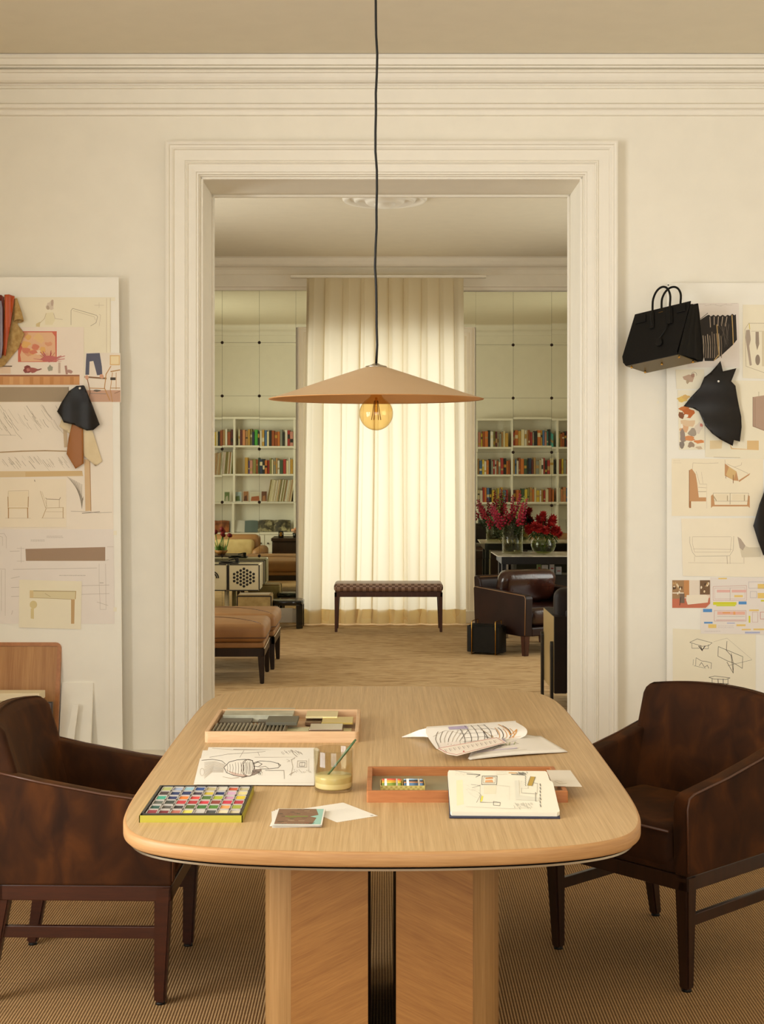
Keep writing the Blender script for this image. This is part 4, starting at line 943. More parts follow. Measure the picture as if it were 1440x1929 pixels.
# ================================================================ things on the table
BEECH = grain('pink_beech', '#c19a72', '#d0ad86', (3, 40, 40), .5, .3)
CHERRY = grain('cherry_wood', '#9a5c30', '#b47443', (3, 40, 40), .45, .35)
def rrect(x0, y0, x1, y1, r, n=5):
    out = []
    for cx_, cy_, a0 in ((x1-r, y0+r, -90), (x1-r, y1-r, 0), (x0+r, y1-r, 90), (x0+r, y0+r, 180)):
        for k in range(n+1): a = math.radians(a0+90*k/n); out.append((cx_+r*math.cos(a), cy_+r*math.sin(a)))
    return out
def tray(name, label, x0, y0, x1, y1, h, wall, m, floor_m, r):
    t = thing(name, label, 'tray', ((x0+x1)/2, (y0+y1)/2, TZ))
    w, d = x1-x0, y1-y0
    b = bmesh.new(); o_ = rrect(-w/2, -d/2, w/2, d/2, r); i_ = rrect(-w/2+wall, -d/2+wall, w/2-wall, d/2-wall, max(.002, r-wall))
    c = .0015
    def ring(p, z): return [b.verts.new((x, y, z)) for x, y in p]
    def sh(p, k): return [(x*(1-k/(w/2)), y*(1-k/(d/2))) for x, y in p]
    rs = [ring(o_, 0), ring(o_, h-c), ring(sh(o_, c), h), ring(sh(i_, -c), h), ring(i_, h-c), ring(i_, .0)]
    for a, q_ in zip(rs[:-1], rs[1:]):
        for k in range(len(a)): b.faces.new((a[k], a[(k+1) % len(a)], q_[(k+1) % len(a)], q_[k]))
    bmesh.ops.recalc_face_normals(b, faces=b.faces)
    MB().take(b, m).build('tray_rim', t)
    MB().prism(i_, 2, 0, .005, floor_m).build('tray_floor', t)
    return t
a0, a1 = T(385, 1399), T(676, 1399)
tx0, ty0, tx1, ty1 = a0.x, a0.y, a1.x, 4.46
t1 = tray('sample_tray', 'pale beech tray full of stone and metal samples, at the far left of the table', tx0, ty0, tx1, ty1, .031, .011, BEECH, BEECH, .012)
# pieces in the tray: image corners of the upper face, height of that face and the thickness
GM = mottled('grey_marble', [(.3, '#8d8975'), (.55, '#aaa690'), (.8, '#c0bca6')], 14, 6, .3, .5, dist=1)
DGS = mat('dark_grey_green_tile', '#55503f', .45); DBS = mat('dark_brown_tile', '#4e4432', .4)
CRM = mat('cream_metal', '#e0d09f', .35, .55); GOLD = mat('pale_gold', '#d8c06e', .28, .9); SILV = mat('satin_silver', '#d9d0c2', .22, .95)
BRZ = mat('brown_bronze', '#7a6047', .35, .7); CEL = mat('pale_green_tile', '#bdb68e', .35)
def slab(name, label, x0, x1, yn, yf, z1, th, m, cat='sample', rz=0, parent=None, group='samples in the beech tray'):
    A = T(x0, yn, z1); B = T(x1, yn, z1); D = T(x0, yf, z1)
    o = MB().box((0, 0, th/2), (B.x-A.x, D.y-A.y, th), m, .0012).build(name)
    o.location = ((A.x+B.x)/2, (A.y+D.y)/2, z1-th); o.rotation_euler = (0, 0, rz)
    return tag(o, label, cat, group)
slab('marble_slab', 'long grey marble bar at the back left of the beech tray', 420, 552, 1347, 1333.5, .779, .022, GM)
slab('stone_sample', 'dark brown flat tile at the left of the beech tray', 412, 473, 1360, 1350, .770, .008, DBS)
slab('stone_sample', 'dark grey green tile in the middle of the beech tray, lapping the marble', 501, 560, 1360.5, 1348.5, .782, .010, DGS)
slab('stone_sample', 'small brown piece under the dark grey green tile in the beech tray', 486, 515, 1359, 1353, .766, .009, DBS)
slab('metal_sample', 'cream lacquered bar at the top right of the beech tray', 576, 636, 1350, 1339, .779, .006, CRM)
slab('metal_sample', 'dull bronze bar under the cream and gold bars in the beech tray', 575, 606, 1360.5, 1351, .768, .010, BRZ)
slab('metal_sample', 'pale gold bar at the right of the beech tray', 606, 665, 1361.5, 1350, .776, .006, GOLD)
slab('metal_sample', 'shiny silver bar with a dark edge at the front right of the beech tray', 583, 645, 1373.5, 1363, .778, .005, SILV)
slab('metal_sample', 'dark block carrying the silver bar in the beech tray', 585, 643, 1377, 1366, .7728, .0175, DBS)
slab('stone_sample', 'pale green tile on the floor of the beech tray at the front', 538, 582, 1377.5, 1369.5, .762, .006, CEL)
slab('stone_sample', 'pale green corner tile right of the silver bar in the beech tray', 646, 662, 1378, 1371.5, .762, .006, CEL)
# fluted bar
A = T(397, 1375, .775); B = T(538, 1375, .775); D = T(397, 1361, .775)
b = MB(); L = B.x-A.x; dd = D.y-A.y; nfl = 19; pf = [(0, 0)]
for i in range(nfl*6+1):
    u = i/(nfl*6); pf.append((L*u, .010+.009*abs(math.sin(PI*u*nfl))**.8))
pf.append((L, 0))
b.prism([(x, z) for x, z in pf], 1, 0, dd, mat('dark_fluted_metal', '#8a8068', .32, .6))
o = b.build('fluted_sample'); o.location = (A.x, A.y, .7555); o.rotation_euler = (0, 0, 0); tag(o, 'dark fluted metal bar along the front left of the beech tray', 'sample', 'samples in the beech tray')

# --- sketches beside the tray
PPW = mat('sketch_paper', '#e4ddd0', .85)
SEP, SED = '#6a5a4c', '#3c302a'
def tabfn(z): return lambda x, y, k: T(x, y, z)+Vector((0, 0, k))
s = Sheet(tabfn(TZ+.0004)); s.page([(393, 1408), (597, 1409), (602, 1412), (598, 1440), (385, 1436)], PPW)
s.line([(400, 1410), (440, 1413), (560, 1413)], .7, GR); s.line([(440, 1412), (590, 1414)], .6, SEP)
s.done('sketch_sheet', 'backmost of the three overlapping loose sketch sheets beside the glass of paint water')
s = Sheet(tabfn(TZ+.0018)); s.page([(382, 1414), (600, 1412), (596, 1450), (374, 1450)], PPW)
s.line([(395, 1427), (430, 1421), (480, 1418), (500, 1416)], .6, SEP); s.line([(452, 1427), (458, 1417), (460, 1414)], .6, SEP); s.line([(486, 1417), (489, 1424)], .6, SEP); s.line([(548, 1413), (553, 1420), (560, 1426)], .8, SEP); s.line([(556, 1414), (570, 1421)], .6, SEP); s.hatch(530, 1413, 565, 1417, 14, 5, 6, .5, SEP)
s.line([(480, 1427), (596, 1427)], .7, GR)
s.done('sketch_sheet', 'middle one of the three overlapping loose sketch sheets beside the glass of paint water')
s = Sheet(tabfn(TZ+.0032)); s.page([(377, 1429), (470, 1428), (599, 1426), (592, 1479.5), (365, 1478)], PPW)
s.line([(366, 1475), (470, 1474.5), (592, 1475)], .6, '#d9cdbd')
el = [(422, 1446), (432, 1436), (447, 1432), (462, 1431), (476, 1433), (479, 1447), (473, 1462), (456, 1464), (440, 1461), (427, 1456)]
s.fill([(423, 1448), (440, 1461), (456, 1464), (470, 1461), (450, 1458), (432, 1453)], '#cbb0a0')
s.line(el, 1.1, SED, True); s.ell(467, 1447, 12, 16, SEP, 1.0, 60, 300); s.ell(469, 1447, 11, 16, SEP, .9)
for k in range(9): x = 428+k*5.2; s.line([(x, 1438-(1 if k > 2 else -2)), (x+1, 1447), (x, 1458+(1 if k > 2 else -2))], .6, SEP)
for k in range(6): x = 459+k*4; s.line([(x, 1434+abs(k-2.5)*1.3), (x+.5, 1459-abs(k-2.5)*1.3)], .6, SED)
s.line([(479, 1437), (490, 1434), (510, 1435), (525, 1439), (529, 1442), (524, 1447), (505, 1449), (490, 1449)], .9, SED); s.line([(478, 1440), (486, 1436), (494, 1440), (487, 1445), (480, 1444)], .9, SED); s.line([(489, 1446), (500, 1444), (506, 1448)], .8, SEP); s.line([(524, 1438), (526, 1443)], 1, SED)
s.fill([(478, 1450), (494, 1449), (488, 1457), (472, 1462)], '#8e7d72'); s.hatch(474, 1450, 492, 1456, 12, 2, 7, .6, SED); s.line([(455, 1466), (480, 1460), (493, 1452)], .8, SEP); s.line([(420, 1464), (436, 1467), (450, 1465)], .8, PC)
for k in range(12): s.line([(424-k*.3, 1441+k*1.3), (405-k*.5, 1435+k*1.8), (385, 1437+k*2.7)], .5, R.choice([PC, GR]))
s.line([(380, 1433), (400, 1431), (418, 1434), (425, 1440)], .8, SEP); s.ell(381, 1455, 4, 7, PC, .5)
s.line([(500, 1452), (535, 1452), (536, 1468)], .6, SEP); s.line([(493, 1462), (495, 1455)], .4, PC); s.line([(548, 1462), (552, 1445), (549, 1432), (556, 1428)], .9, GR); s.line([(545, 1460), (556, 1454)], .8, GR)
s.line([(561, 1434), (578, 1434), (578, 1446), (560, 1446)], .7, GR, True); s.line([(565, 1437), (575, 1437), (574, 1444), (564, 1444)], .6, SEP, True); s.line([(569, 1436), (569, 1445)], .5, GR); s.line([(582, 1430), (582, 1455)], .5, GR); s.hatch(555, 1450, 585, 1455, 12, 2, 3, .5, GR); s.line([(540, 1431), (546, 1434), (541, 1436)], .5, GR)
s.done('sketch_sheet', 'topmost loose sketch sheet, with an ink drawing of a striped armchair, beside the glass')

# --- glass of paint water and the brush
gx, gy = (628.5-CX)/771, 3.50
GL = glassy('clear_glass', '#f4f1e6', .16, .015)
gl = thing('water_glass', 'clear tumbler half full of cloudy yellow paint water', 'glass', (gx, gy, TZ))
pr = [(0, .0005), (.044, .0005), (.0465, .003), (.0478, .03), (.0485, .098), (.0478, .0995), (.0465, .098), (.0458, .03), (.0445, .006), (0, .006)]
MB().lathe(pr, GL, n=48).build('tumbler', gl)
WAT = bpy.data.materials.new('cloudy_yellow_water'); WAT.use_nodes = True
bs = WAT.node_tree.nodes['Principled BSDF']; bs.inputs['Base Color'].default_value = lin('#dccf9f'); bs.inputs['Roughness'].default_value = .12
bs.inputs['Subsurface Weight'].default_value = .3; bs.inputs['Subsurface Radius'].default_value = (.03, .025, .01)
MB().lathe([(0, .0065), (.0435, .0065), (.0453, .010), (.0453, .034), (.0447, .036), (0, .0358)], WAT, n=48).build('paint_water', gl)
GRN = mat('dark_green_lacquer', '#3f5a35', .3)
br = MB(); p0, p1 = Vector((-.150, gy+.006, .762)), Vector((-.0640, gy, .872)); d_ = (p1-p0)
br.tube([p0+d_*k for k in (0, .3, .33, .7, .74, 1)], [.0012, .0026, .0028, .0031, .0034, .0026], GRN, 10)
tag(br.build('paint_brush'), 'thin dark green brush handle standing in the glass of yellow water', 'brush')

# --- watercolour box
A = T(262, 1549.5); B = T(457, 1549.5); D = T(300, 1479, TZ+.018)
pb = thing('watercolour_box', 'open yellow green watercolour box with rows of colour pans at the left table corner', 'paint box', ((A.x+B.x)/2, (A.y+D.y)/2, TZ))
W_, D_ = B.x-A.x, D.y-A.y
YG = mat('yellow_green_card', '#a89c2c', .6); BKR = mat('black_tin', '#25221e', .35); PANM = mat('white_pan', '#b5aca2', .5)
b = MB(); b.span((-W_/2+.001, -D_/2+.001, 0.0004), (W_/2-.001, D_/2-.001, .0035), YG)
for s_ in (-1, 1):
    b.span((-W_/2, s_*D_/2-(.002 if s_ > 0 else 0), 0), (W_/2, s_*D_/2+(.002 if s_ < 0 else 0), .0155), YG); b.span((s_*W_/2-(.002 if s_ > 0 else 0), -D_/2, 0), (s_*W_/2+(.002 if s_ < 0 else 0), D_/2, .0155), YG)
b.build('box_case', pb)
b = MB(); wl = .0045; g = .002
b.span((-W_/2+g, -D_/2+g, .004), (W_/2-g, -D_/2+g+.009, .0185), BKR, .001); b.span((-W_/2+g, D_/2-g-wl, .004), (W_/2-g, D_/2-g, .0185), BKR, .001)
b.span((-W_/2+g, -D_/2+g, .004), (-W_/2+g+wl+.002, D_/2-g, .0185), BKR, .001); b.span((W_/2-g-wl, -D_/2+g, .004), (W_/2-g, D_/2-g, .0185), BKR, .001)
b.build('tin_rim', pb)
cols = [['#a8ab6b', '#9aa7c0', '#8fb6c4', '#2a4a86', '#b7a878', '#cbc3ad', '#c5552b', '#c2b68c'], ['#4a3b38', '#2c3860', '#25305a', '#43394a', '#c9b23c', '#22305c', '#c7a0b8', '#d8c98c'],
        ['#3f9a80', '#2c3560', '#dd7a2c', '#d2403a', '#4a6a2c', '#a9b02a', '#c98fae', '#d4b92e'], ['#5b5f55', '#3c4038', '#b8373c', '#a62a2e', '#c93440', '#8a3a30', '#c23446', '#a9303a'],
        ['#2c5248', '#53504a', '#33302e', '#4a5a26', '#3c6a2a', '#4d7a28', '#d79a5a', '#9aa03a'], ['#8a3438', '#7c2c30', '#b56a58', '#d6cc5a', '#bdb6ac', '#4a4a48', '#ddcba6', '#cfc2a2']]
ux0, ux1, uy0, uy1 = -W_/2+g+wl+.004, W_/2-g-wl-.001, -D_/2+g+.010, D_/2-g-wl-.001
cw, ch = (ux1-ux0)/8, (uy1-uy0)/6
for r_ in range(6):
    for c_ in range(8):
        x0_, y1_ = ux0+c_*cw, uy1-r_*ch
        b = MB(); b.span((x0_+.0008, y1_-ch+.0012, .004), (x0_+cw-.0008, y1_-.0008, .0115), PANM, .001)
        x1_, y0_ = x0_+cw-.0008, y1_-ch+.0012
        cm = flat(cols[r_][c_])
        # pan walls standing a little above the paint
        for aa, bb_ in (((x0_+.0008, y0_, .011), (x0_+.0026, y1_-.0008, .0165)), ((x1_-.0018, y0_, .011), (x1_, y1_-.0008, .0165)), ((x0_+.0008, y0_, .011), (x1_, y0_+.0022, .0165)), ((x0_+.0008, y1_-.0045, .011), (x1_, y1_-.0008, .0165))):
            b.span(aa, bb_, PANM)
        b.span((x0_+.0026, y0_+.0022, .011), (x1_-.0018, y1_-.0045, .0145+R.uniform(-.001, .0012)), cm, .0008)
        if R.random() < .5: b.ball((R.uniform(x0_+.005, x1_-.005), y0_+.004, .0152), .0022, cm, 6, (2.2, 1, .5))
        b.build('paint_pan', pb)

# --- postcards
def card(name, label, ctr, w, h, rz, z, front, draw=None, scallop=False, group=None, curl=0):
    t_ = MB(); bmm = []
    if scallop:
        pts = []
        n1, n2 = int(w/.006), int(h/.006)
        for i in range(n1*2): pts.append((-w/2+w*i/(n1*2), -h/2+(.0012 if i % 2 else 0)))
        for i in range(n2*2): pts.append((w/2-(.0012 if i % 2 else 0), -h/2+h*i/(n2*2)))
        for i in range(n1*2): pts.append((w/2-w*i/(n1*2), h/2-(.0012 if i % 2 else 0)))
        for i in range(n2*2): pts.append((-w/2+(.0012 if i % 2 else 0), h/2-h*i/(n2*2)))
    else: pts = [(-w/2, -h/2), (w/2, -h/2), (w/2, h/2), (-w/2, h/2)]
    t_.prism(pts, 2, 0, .0006, front)
    if draw: draw(t_, w, h)
    o = t_.build(name); o.location = (ctr[0], ctr[1], z); o.rotation_euler = (0, 0, rz); return tag(o, label, 'postcard', group)
CW = mat('white_card', '#e0d9cc', .6)
def drawcard(mb, w, h):
    z = .0008
    def q4(x0, y0, x1, y1, c, zz=0): mb.poly([(x0, y0, z+zz), (x1, y0, z+zz), (x1, y1, z+zz), (x0, y1, z+zz)], flat(c))
    q4(-w/2+.003, -h/2+.003, w/2-.003, h/2-.003, '#8fb5a4')
    mb.poly([(-w/2+.003, -h/2+.006, z+.0001), (w/2-.022, -h/2+.005, z+.0001), (w/2-.015, -.012, z+.0001), (w/2-.03, -.002, z+.0001), (w/2-.012, .014, z+.0001), (w/2-.02, h/2-.004, z+.0001), (-w/2+.003, h/2-.004, z+.0001)], flat('#7c5d42'))
    for k in range(30): x = R.uniform(-w/2+.004, w/2-.028); y = R.uniform(-h/2+.008, h/2-.01); q4(x, y, x+R.uniform(.004, .014), y+R.uniform(.001, .004), R.choice(['#3a2a20', '#5c4030', '#9c7c5a', '#46522a', '#2e3020', '#a8906c', '#8a4a34']), .0002+k*.000005)
    q4(-w/2+.022, -.004, w/2-.035, .002, '#7b8b38', .0004); q4(-w/2+.03, -.012, w/2-.06, -.009, '#62742e', .0004)
    for k in range(12): q4(-w/2+.004+k*.0065, -h/2+.004, -w/2+.008+k*.0065, -h/2+.0062, '#b8705e', .0005)
cc = (T(519, 1545).x*.5+T(606, 1545).x*.5, T(560, 1544).y)
for k in range(6):
    card('postcard', 'postcard of a brown interior with pale green edges, top of the small pile' if k == 5 else 'postcard in the small pile under the green and brown picture card, only its edges showing',
         (cc[0]-.006+k*.0016, cc[1]-.001*k+.004), .108, .148*.98, math.radians([5, 3.5, -2, 2, -3, -.5][k]), TZ+.0002+k*.0013, CW, drawcard if k == 5 else None, group='postcards in the pile at the front of the table' if k < 5 else None)
def backcard(mb, w, h):
    for k in range(5): mb.poly([(.0-.03, .02-k*.008, .0008), (w/2-.02, .02-k*.008, .0008), (w/2-.02, .0204-k*.008, .0008), (-.03, .0204-k*.008, .0008)], flat('#c9beb0'))
    mb.poly([(w/2-.014, -h/2+.006, .0008), (w/2-.007, -h/2+.006, .0008), (w/2-.007, -h/2+.012, .0008), (w/2-.014, -h/2+.012, .0008)], flat('#a79c90'))
pa, pb_, pc_, pd_ = T(622, 1548.5), T(703.5, 1540), T(657, 1514), T(583, 1520.5)
ctr = (pa+pb_+pc_+pd_)/4
card('postcard', 'white scallop-edged card lying face down right of the pile of postcards', (ctr.x, ctr.y), .108, .15, math.radians(33), TZ+.0002, CW, backcard, True)

# --- long cherry tray
tx0, ty0, tx1, ty1 = T(691, 1511).x, 3.365, T(1072, 1514).x, 3.64
GGM = mat('grey_green_lining', '#8a8567', .28)
t2 = tray('pencil_tray', 'long shallow cherry wood tray under the open notebook on the right of the table', tx0, ty0, tx1, ty1, .027, .012, CHERRY, GGM, .004)
pz = TZ+.0055
pbx = thing('pastel_box', 'small gold patterned box of coloured pastel sticks in the cherry tray', 'pastel box', (.050, 3.492, pz))
GP = mat('gold_paper', '#cdb76c', .45); GP2 = mat('gold_paper_dark', '#b49a4e', .45)
w2, d2, h2 = .107, .066, .013
b = MB(); b.span((-w2/2, -d2/2, 0), (w2/2, d2/2, .003), GP)
for s_ in (-1, 1): b.span((-w2/2, s_*d2/2-.0008, 0), (w2/2, s_*d2/2+.0008, h2), GP); b.span((s_*w2/2-.0008, -d2/2, 0), (s_*w2/2+.0008, d2/2, h2), GP)
b.span((-.0008, -d2/2, 0), (.0008, d2/2, h2), GP)
for i in range(18):
    for j in range(2):
        if (i+j) % 2: b.poly([(-w2/2+i*.0059, -d2/2-.0009, .0015+j*.0055), (-w2/2+i*.0059+.0055, -d2/2-.0009, .0015+j*.0055), (-w2/2+i*.0059+.0055, -d2/2-.0009, .0065+j*.0055), (-w2/2+i*.0059, -d2/2-.0009, .0065+j*.0055)], GP2)
b.build('box_tray', pbx)
nm = {'#d95a4c': 'red', '#e29a3a': 'orange', '#d6b23c': 'yellow', '#7d8f3a': 'green', '#8fa6ba': 'pale blue', '#2f3138': 'black', '#b07c56': 'brown', '#4f6a86': 'blue'}
cs = [['#d95a4c', '#e29a3a', '#d6b23c', '#7d8f3a'], ['#8fa6ba', '#2f3138', '#b07c56', '#4f6a86']]
for c_ in range(2):
    for k in range(4):
        b = MB(); x0_ = -.050 if c_ == 0 else .0035
        b.tube([(x0_, 0, 0), (x0_+.006, 0, 0)], .0066, flat(cs[c_][k]), 12); b.tube([(x0_+.006, 0, 0), (x0_+.038, 0, 0)], .0069, mat('pastel_wrap', '#ebe2d2', .6), 12); b.tube([(x0_+.012, 0, 0), (x0_+.034, 0, 0)], .0071, flat(cs[c_][k]), 12); b.tube([(x0_+.038, 0, 0), (x0_+.047, 0, 0)], .0066, flat(cs[c_][k]), 12)
        o = b.build('pastel_stick'); o.location = (.050, 3.492+.024-k*.0158, pz+.0105)
        tag(o, '%s pastel stick in the %s row of the small pastel box' % (nm[cs[c_][k]], ['left', 'right'][c_]), 'pastel', 'pastels in the small box')
# tracing paper over the tray end
s = Sheet(lambda x, y, k: T(x, y, TZ+.0283)+Vector((0, 0, k))); s.page([(1030, 1451), (1075, 1451.5), (1097, 1482), (1043, 1481)], mat('tracing_paper', '#d8cdbc', .4))
s.line([(1045, 1472), (1055, 1477), (1068, 1476)], .6, GR); s.line([(1047, 1470), (1060, 1474)], .4, GR)
s.done('tracing_paper', 'grey tracing paper sticking out from under the notebook over the end of the cherry tray', 'paper')

# --- open notebook tilted on the tray
nbz0, nby0, slope = .7545, 3.232, .178
def nb(x, y, k):
    # intersect the view of (x, y) with the tilted plane z = z0 + slope*(Y-y0)
    c = (y-HY)/FPX   # drop per metre
    Y = (EYE-nbz0+slope*nby0-.012)/(c+slope)
    nrm = Vector((0, -slope, 1)).normalized()
    return Vector(((x-CX)*Y/FPX, Y, nbz0+.012+slope*(Y-nby0)))+nrm*k
nbt = thing('notebook', 'open notebook with cream pages and a navy cover, tilted on the cherry tray', 'notebook', nb(950, 1495, 0))
CRP = mat('cream_page', '#e0d8c4', .8); NAVY = mat('navy_cover', '#23263e', .5)
s = Sheet(lambda x, y, k: nb(x, y, k-.0095))
s.page([(846, 1451), (844, 1455), (849, 1526), (851, 1529), (1050, 1530.5), (1055, 1528), (1053, 1520), (1042, 1473), (1036, 1470), (1031, 1455), (1028, 1452.5)], CRP, .0095)
s.line([(846, 1470), (849, 1529)], .6, '#d8caa4'); s.fill([(860, 1470), (872, 1469), (874, 1515), (861, 1518)], '#e2d8b2')
G2, G3 = '#9d978a', '#c9c3b2'
s.line([(858, 1452), (905, 1459), (900, 1463)], .7, G2); s.line([(880, 1458), (905, 1460), (897, 1464)], 1.2, '#6b665c'); s.line([(909, 1462), (937, 1462), (936, 1478), (908, 1478)], 1.2, '#6b665c', True); s.line([(912, 1464), (934, 1464), (933, 1475), (911, 1475)], .8, '#8f8778', True)
s.fill([(915, 1465), (928, 1464), (930, 1467), (915, 1468)], '#c98a55'); s.fill([(915, 1470), (928, 1469), (930, 1474), (914, 1474)], '#d29c6a'); s.rect(912, 1480, 935, 1496, '#dcd3b8'); s.line([(905, 1478), (905, 1512), (928, 1512)], .5, G2)
s.line([(907, 1498), (905, 1511), (925, 1512), (943, 1512)], .9, G2); s.fill([(908, 1499), (911, 1500), (909, 1509), (905, 1511)], '#dcd34c'); s.line([(930, 1510), (943, 1512), (942, 1518), (930, 1517)], .8, '#6b665c', True)
s.line([(898, 1512), (906, 1497), (902, 1493)], .7, G2); s.line([(888, 1478), (905, 1480), (890, 1484)], .7, G2); s.hatch(878, 1478, 900, 1500, 14, 8, 4, .4, G3)
s.line([(959, 1456), (975, 1456.5)], 1.4, '#c9913c'); s.line([(964, 1459), (990, 1460)], 1.4, '#6b665c'); s.blob(983, 1457, 7, 2, '#7b766b'); s.hatch(972, 1454, 992, 1458, 10, 4, 4, .7, '#6b665c')
s.fill([(970, 1471), (978, 1470), (979, 1498), (1016, 1503), (1016, 1509), (972, 1507)], '#d3cdbb'); s.line([(982, 1472), (1013, 1476), (1012, 1496), (983, 1494)], .6, G2, True); s.fill([(982, 1472), (996, 1473), (995, 1486), (982, 1485)], '#d9d2bf')
s.fill([(1000, 1463), (1009, 1464), (1003, 1481), (994, 1480)], '#b09040'); s.line([(1000, 1463), (994, 1480)], 1, '#6b665c'); s.line([(1009, 1464), (1003, 1481)], 1, '#6b665c')
for yy in range(7): s.line([(1018, 1477+yy*6.5), (1019+R.uniform(-1, 1), 1481+yy*6.5)], 1.6, '#6b665c'); s.line([(1009, 1493+yy*2.5), (1010, 1495+yy*2.5)], 1.2, '#8b8578')
for yy in range(5): s.line([(990, 1462+yy*4), (991, 1465+yy*4)], 1.2, '#8b8578')
s.hatch(968, 1512, 1002, 1522, 26, 3, 5, .5, G2); s.hatch(858, 1452, 875, 1460, 12, 2, 3, .4, G3); s.line([(878, 1520), (960, 1524), (1000, 1522)], .4, G3); s.line([(935, 1480), (960, 1482), (960, 1508)], .5, G3); s.text(935, 1455, 956, 2, 4, G3, .5)
s.mb.build('pages', nbt, True)
s = Sheet(lambda x, y, k: nb(x, y, k-.0118)); s.page([(844, 1453), (847, 1532), (1056, 1533), (1054, 1522), (1043, 1474), (1030, 1454)], NAVY, .0022); s.mb.build('cover', nbt, True)

# --- open magazine
def mag_left(u, v):      # u 0 outer tip .. 1 spine side ; v 0 back .. 1 front
    return None
def bil(c, u, v):        # corners: back-left, back-right, front-right, front-left (image)
    a = (c[0][0]*(1-u)+c[1][0]*u, c[0][1]*(1-u)+c[1][1]*u); b_ = (c[3][0]*(1-u)+c[2][0]*u, c[3][1]*(1-u)+c[2][1]*u)
    return (a[0]*(1-v)+b_[0]*v, a[1]*(1-v)+b_[1]*v)
mg = thing('open_magazine', 'open sketch magazine with one page curling up, at the far right of the table', 'magazine', T(930, 1400))
PGM = mat('magazine_page', '#e2dace', .6)
def sheetsurf(grid, m, nu=24, nv=12, th=.0008):
    b = bmesh.new(); vs = [[b.verts.new(grid(i/nu, j/nv)) for i in range(nu+1)] for j in range(nv+1)]
    for j in range(nv):
        for i in range(nu): b.faces.new((vs[j][i], vs[j][i+1], vs[j+1][i+1], vs[j+1][i]))
    bmesh.ops.recalc_face_normals(b, faces=b.faces)
    mb = MB(); mb.take(b, m, None, True); return mb
# plan positions on the table (world): the spine runs from back right to front left
spF, spB = T(822, 1412), Vector((.21, 4.36, TZ))       # spine front-left, spine back
def rightpage(u, v, lift=0):       # flat right half
    c = [T(940, 1392), T(1020, 1391), T(1068, 1419), T(890, 1437)]
    c = [T(905, 1392), T(1022, 1390), T(1070, 1418), T(885, 1433)]
    p = (c[0]*(1-u)+c[1]*u)*(1-v)+(c[3]*(1-u)+c[2]*u)*v
    return p+Vector((0, 0, .003+.010*math.sin(PI*min(1, u*1.1))*(1-v*.7)+lift))
for k in range(3):
    mb = sheetsurf(lambda u, v, k=k: rightpage(u, v, k*.0012)+Vector((-.002*k, .001*k, 0)), PGM); o = mb.build('page', mg, True)
    sm = o.modifiers.new('thickness', 'SOLIDIFY'); sm.thickness = .0006
def leftpage(u, v, lift=0):        # rolls up and over; u runs front (spine) -> back fold, v from left tip to right
    # image-space ribs for left and right ends with heights
    L_ = [T(823, 1411, .7515), T(806, 1391, .775), T(800, 1374, .792), T(776, 1377, .775), T(757, 1387, .756)]
    Rr = [T(955, 1393, .760), T(985, 1383, .775), T(991, 1369, .792), T(970, 1360, .800), T(905, 1364, .790)]
    def at(a, t): 
        t *= len(a)-1; i = min(int(t), len(a)-2); f = t-i
        p0 = a[max(i-1, 0)]; p1 = a[i]; p2 = a[i+1]; p3 = a[min(i+2, len(a)-1)]
        return .5*((2*p1)+(-p0+p2)*f+(2*p0-5*p1+4*p2-p3)*f*f+(-p0+3*p1-3*p2+p3)*f**3)
    return at(L_, u)*(1-v)+at(Rr, v and u or u)*v+Vector((0, 0, lift))
def cover_page(u, v, lift=0):
    A_ = [T(823, 1411, .752), T(812, 1397, .763), T(803, 1381, .778), T(803, 1372, .787)]
    B_ = [T(967, 1395, .757), T(990, 1386, .768), T(992, 1373, .783), T(972, 1360, .790)]
    def at(a, t):
        t *= len(a)-1; i = min(int(t), len(a)-2); f = t-i
        p0 = a[max(i-1, 0)]; p1 = a[i]; p2 = a[i+1]; p3 = a[min(i+2, len(a)-1)]
        return .5*((2*p1)+(-p0+p2)*f+(2*p0-5*p1+4*p2-p3)*f*f+(-p0+3*p1-3*p2+p3)*f**3)
    return at(A_, u)*(1-v)+at(B_, u)*v+Vector((0, 0, lift))
mb = sheetsurf(lambda u, v: cover_page(u, v), PGM, 16, 24); o = mb.build('curled_page', mg, True)
# ink on the curled page
sk = Sheet(lambda x, y, k: cover_page(1-y, x, .0006+k)); sk.th = .0002
def Lp(pts, w, c):
    fine = []
    for (x0_, y0_), (x1_, y1_) in zip(pts[:-1], pts[1:]):
        n_ = max(1, int(math.hypot(x1_-x0_, y1_-y0_)/.08))
        for i in range(n_): fine.append((x0_+(x1_-x0_)*i/n_, y0_+(y1_-y0_)*i/n_))
    fine.append(pts[-1]); sk.line(fine, w, c)
for k in range(7): Lp([(.04+k*.035, .95), (.06+k*.045, .6), (.12+k*.05, .3)], .006, R.choice([GR, SEP]))
Lp([(.05, .5), (.2, .25), (.35, .45)], .006, GR); sk.rect(.24, .04, .44, .22, '#a89ab0')
for k in range(5): Lp([(.3+.01*k, .1+.17*k), (.64, .08+.17*k)], .009, SEP); Lp([(.35+k*.07, .05), (.36+k*.07, .85)], .006, SED)
for k in range(8): Lp([(.62+R.uniform(-.08, .1), R.uniform(.05, .7)), (.66+R.uniform(-.08, .1), R.uniform(.2, .95))], .007, R.choice([SED, '#9a7a4c', SEP]))
for k in range(5): Lp([(.7+k*.035, .25+R.uniform(-.1, .1)), (.73+k*.04, .75)], .008, R.choice(['#c08a4a', SED]))
Lp([(.78, .1), (.83, .6), (.9, .35), (.86, .8), (.96, .7)], .012, '#c98f4c'); sk.rect(.06, .75, .3, .95, '#ded2c6')
sk.mb.build('page_drawing', mg, True)
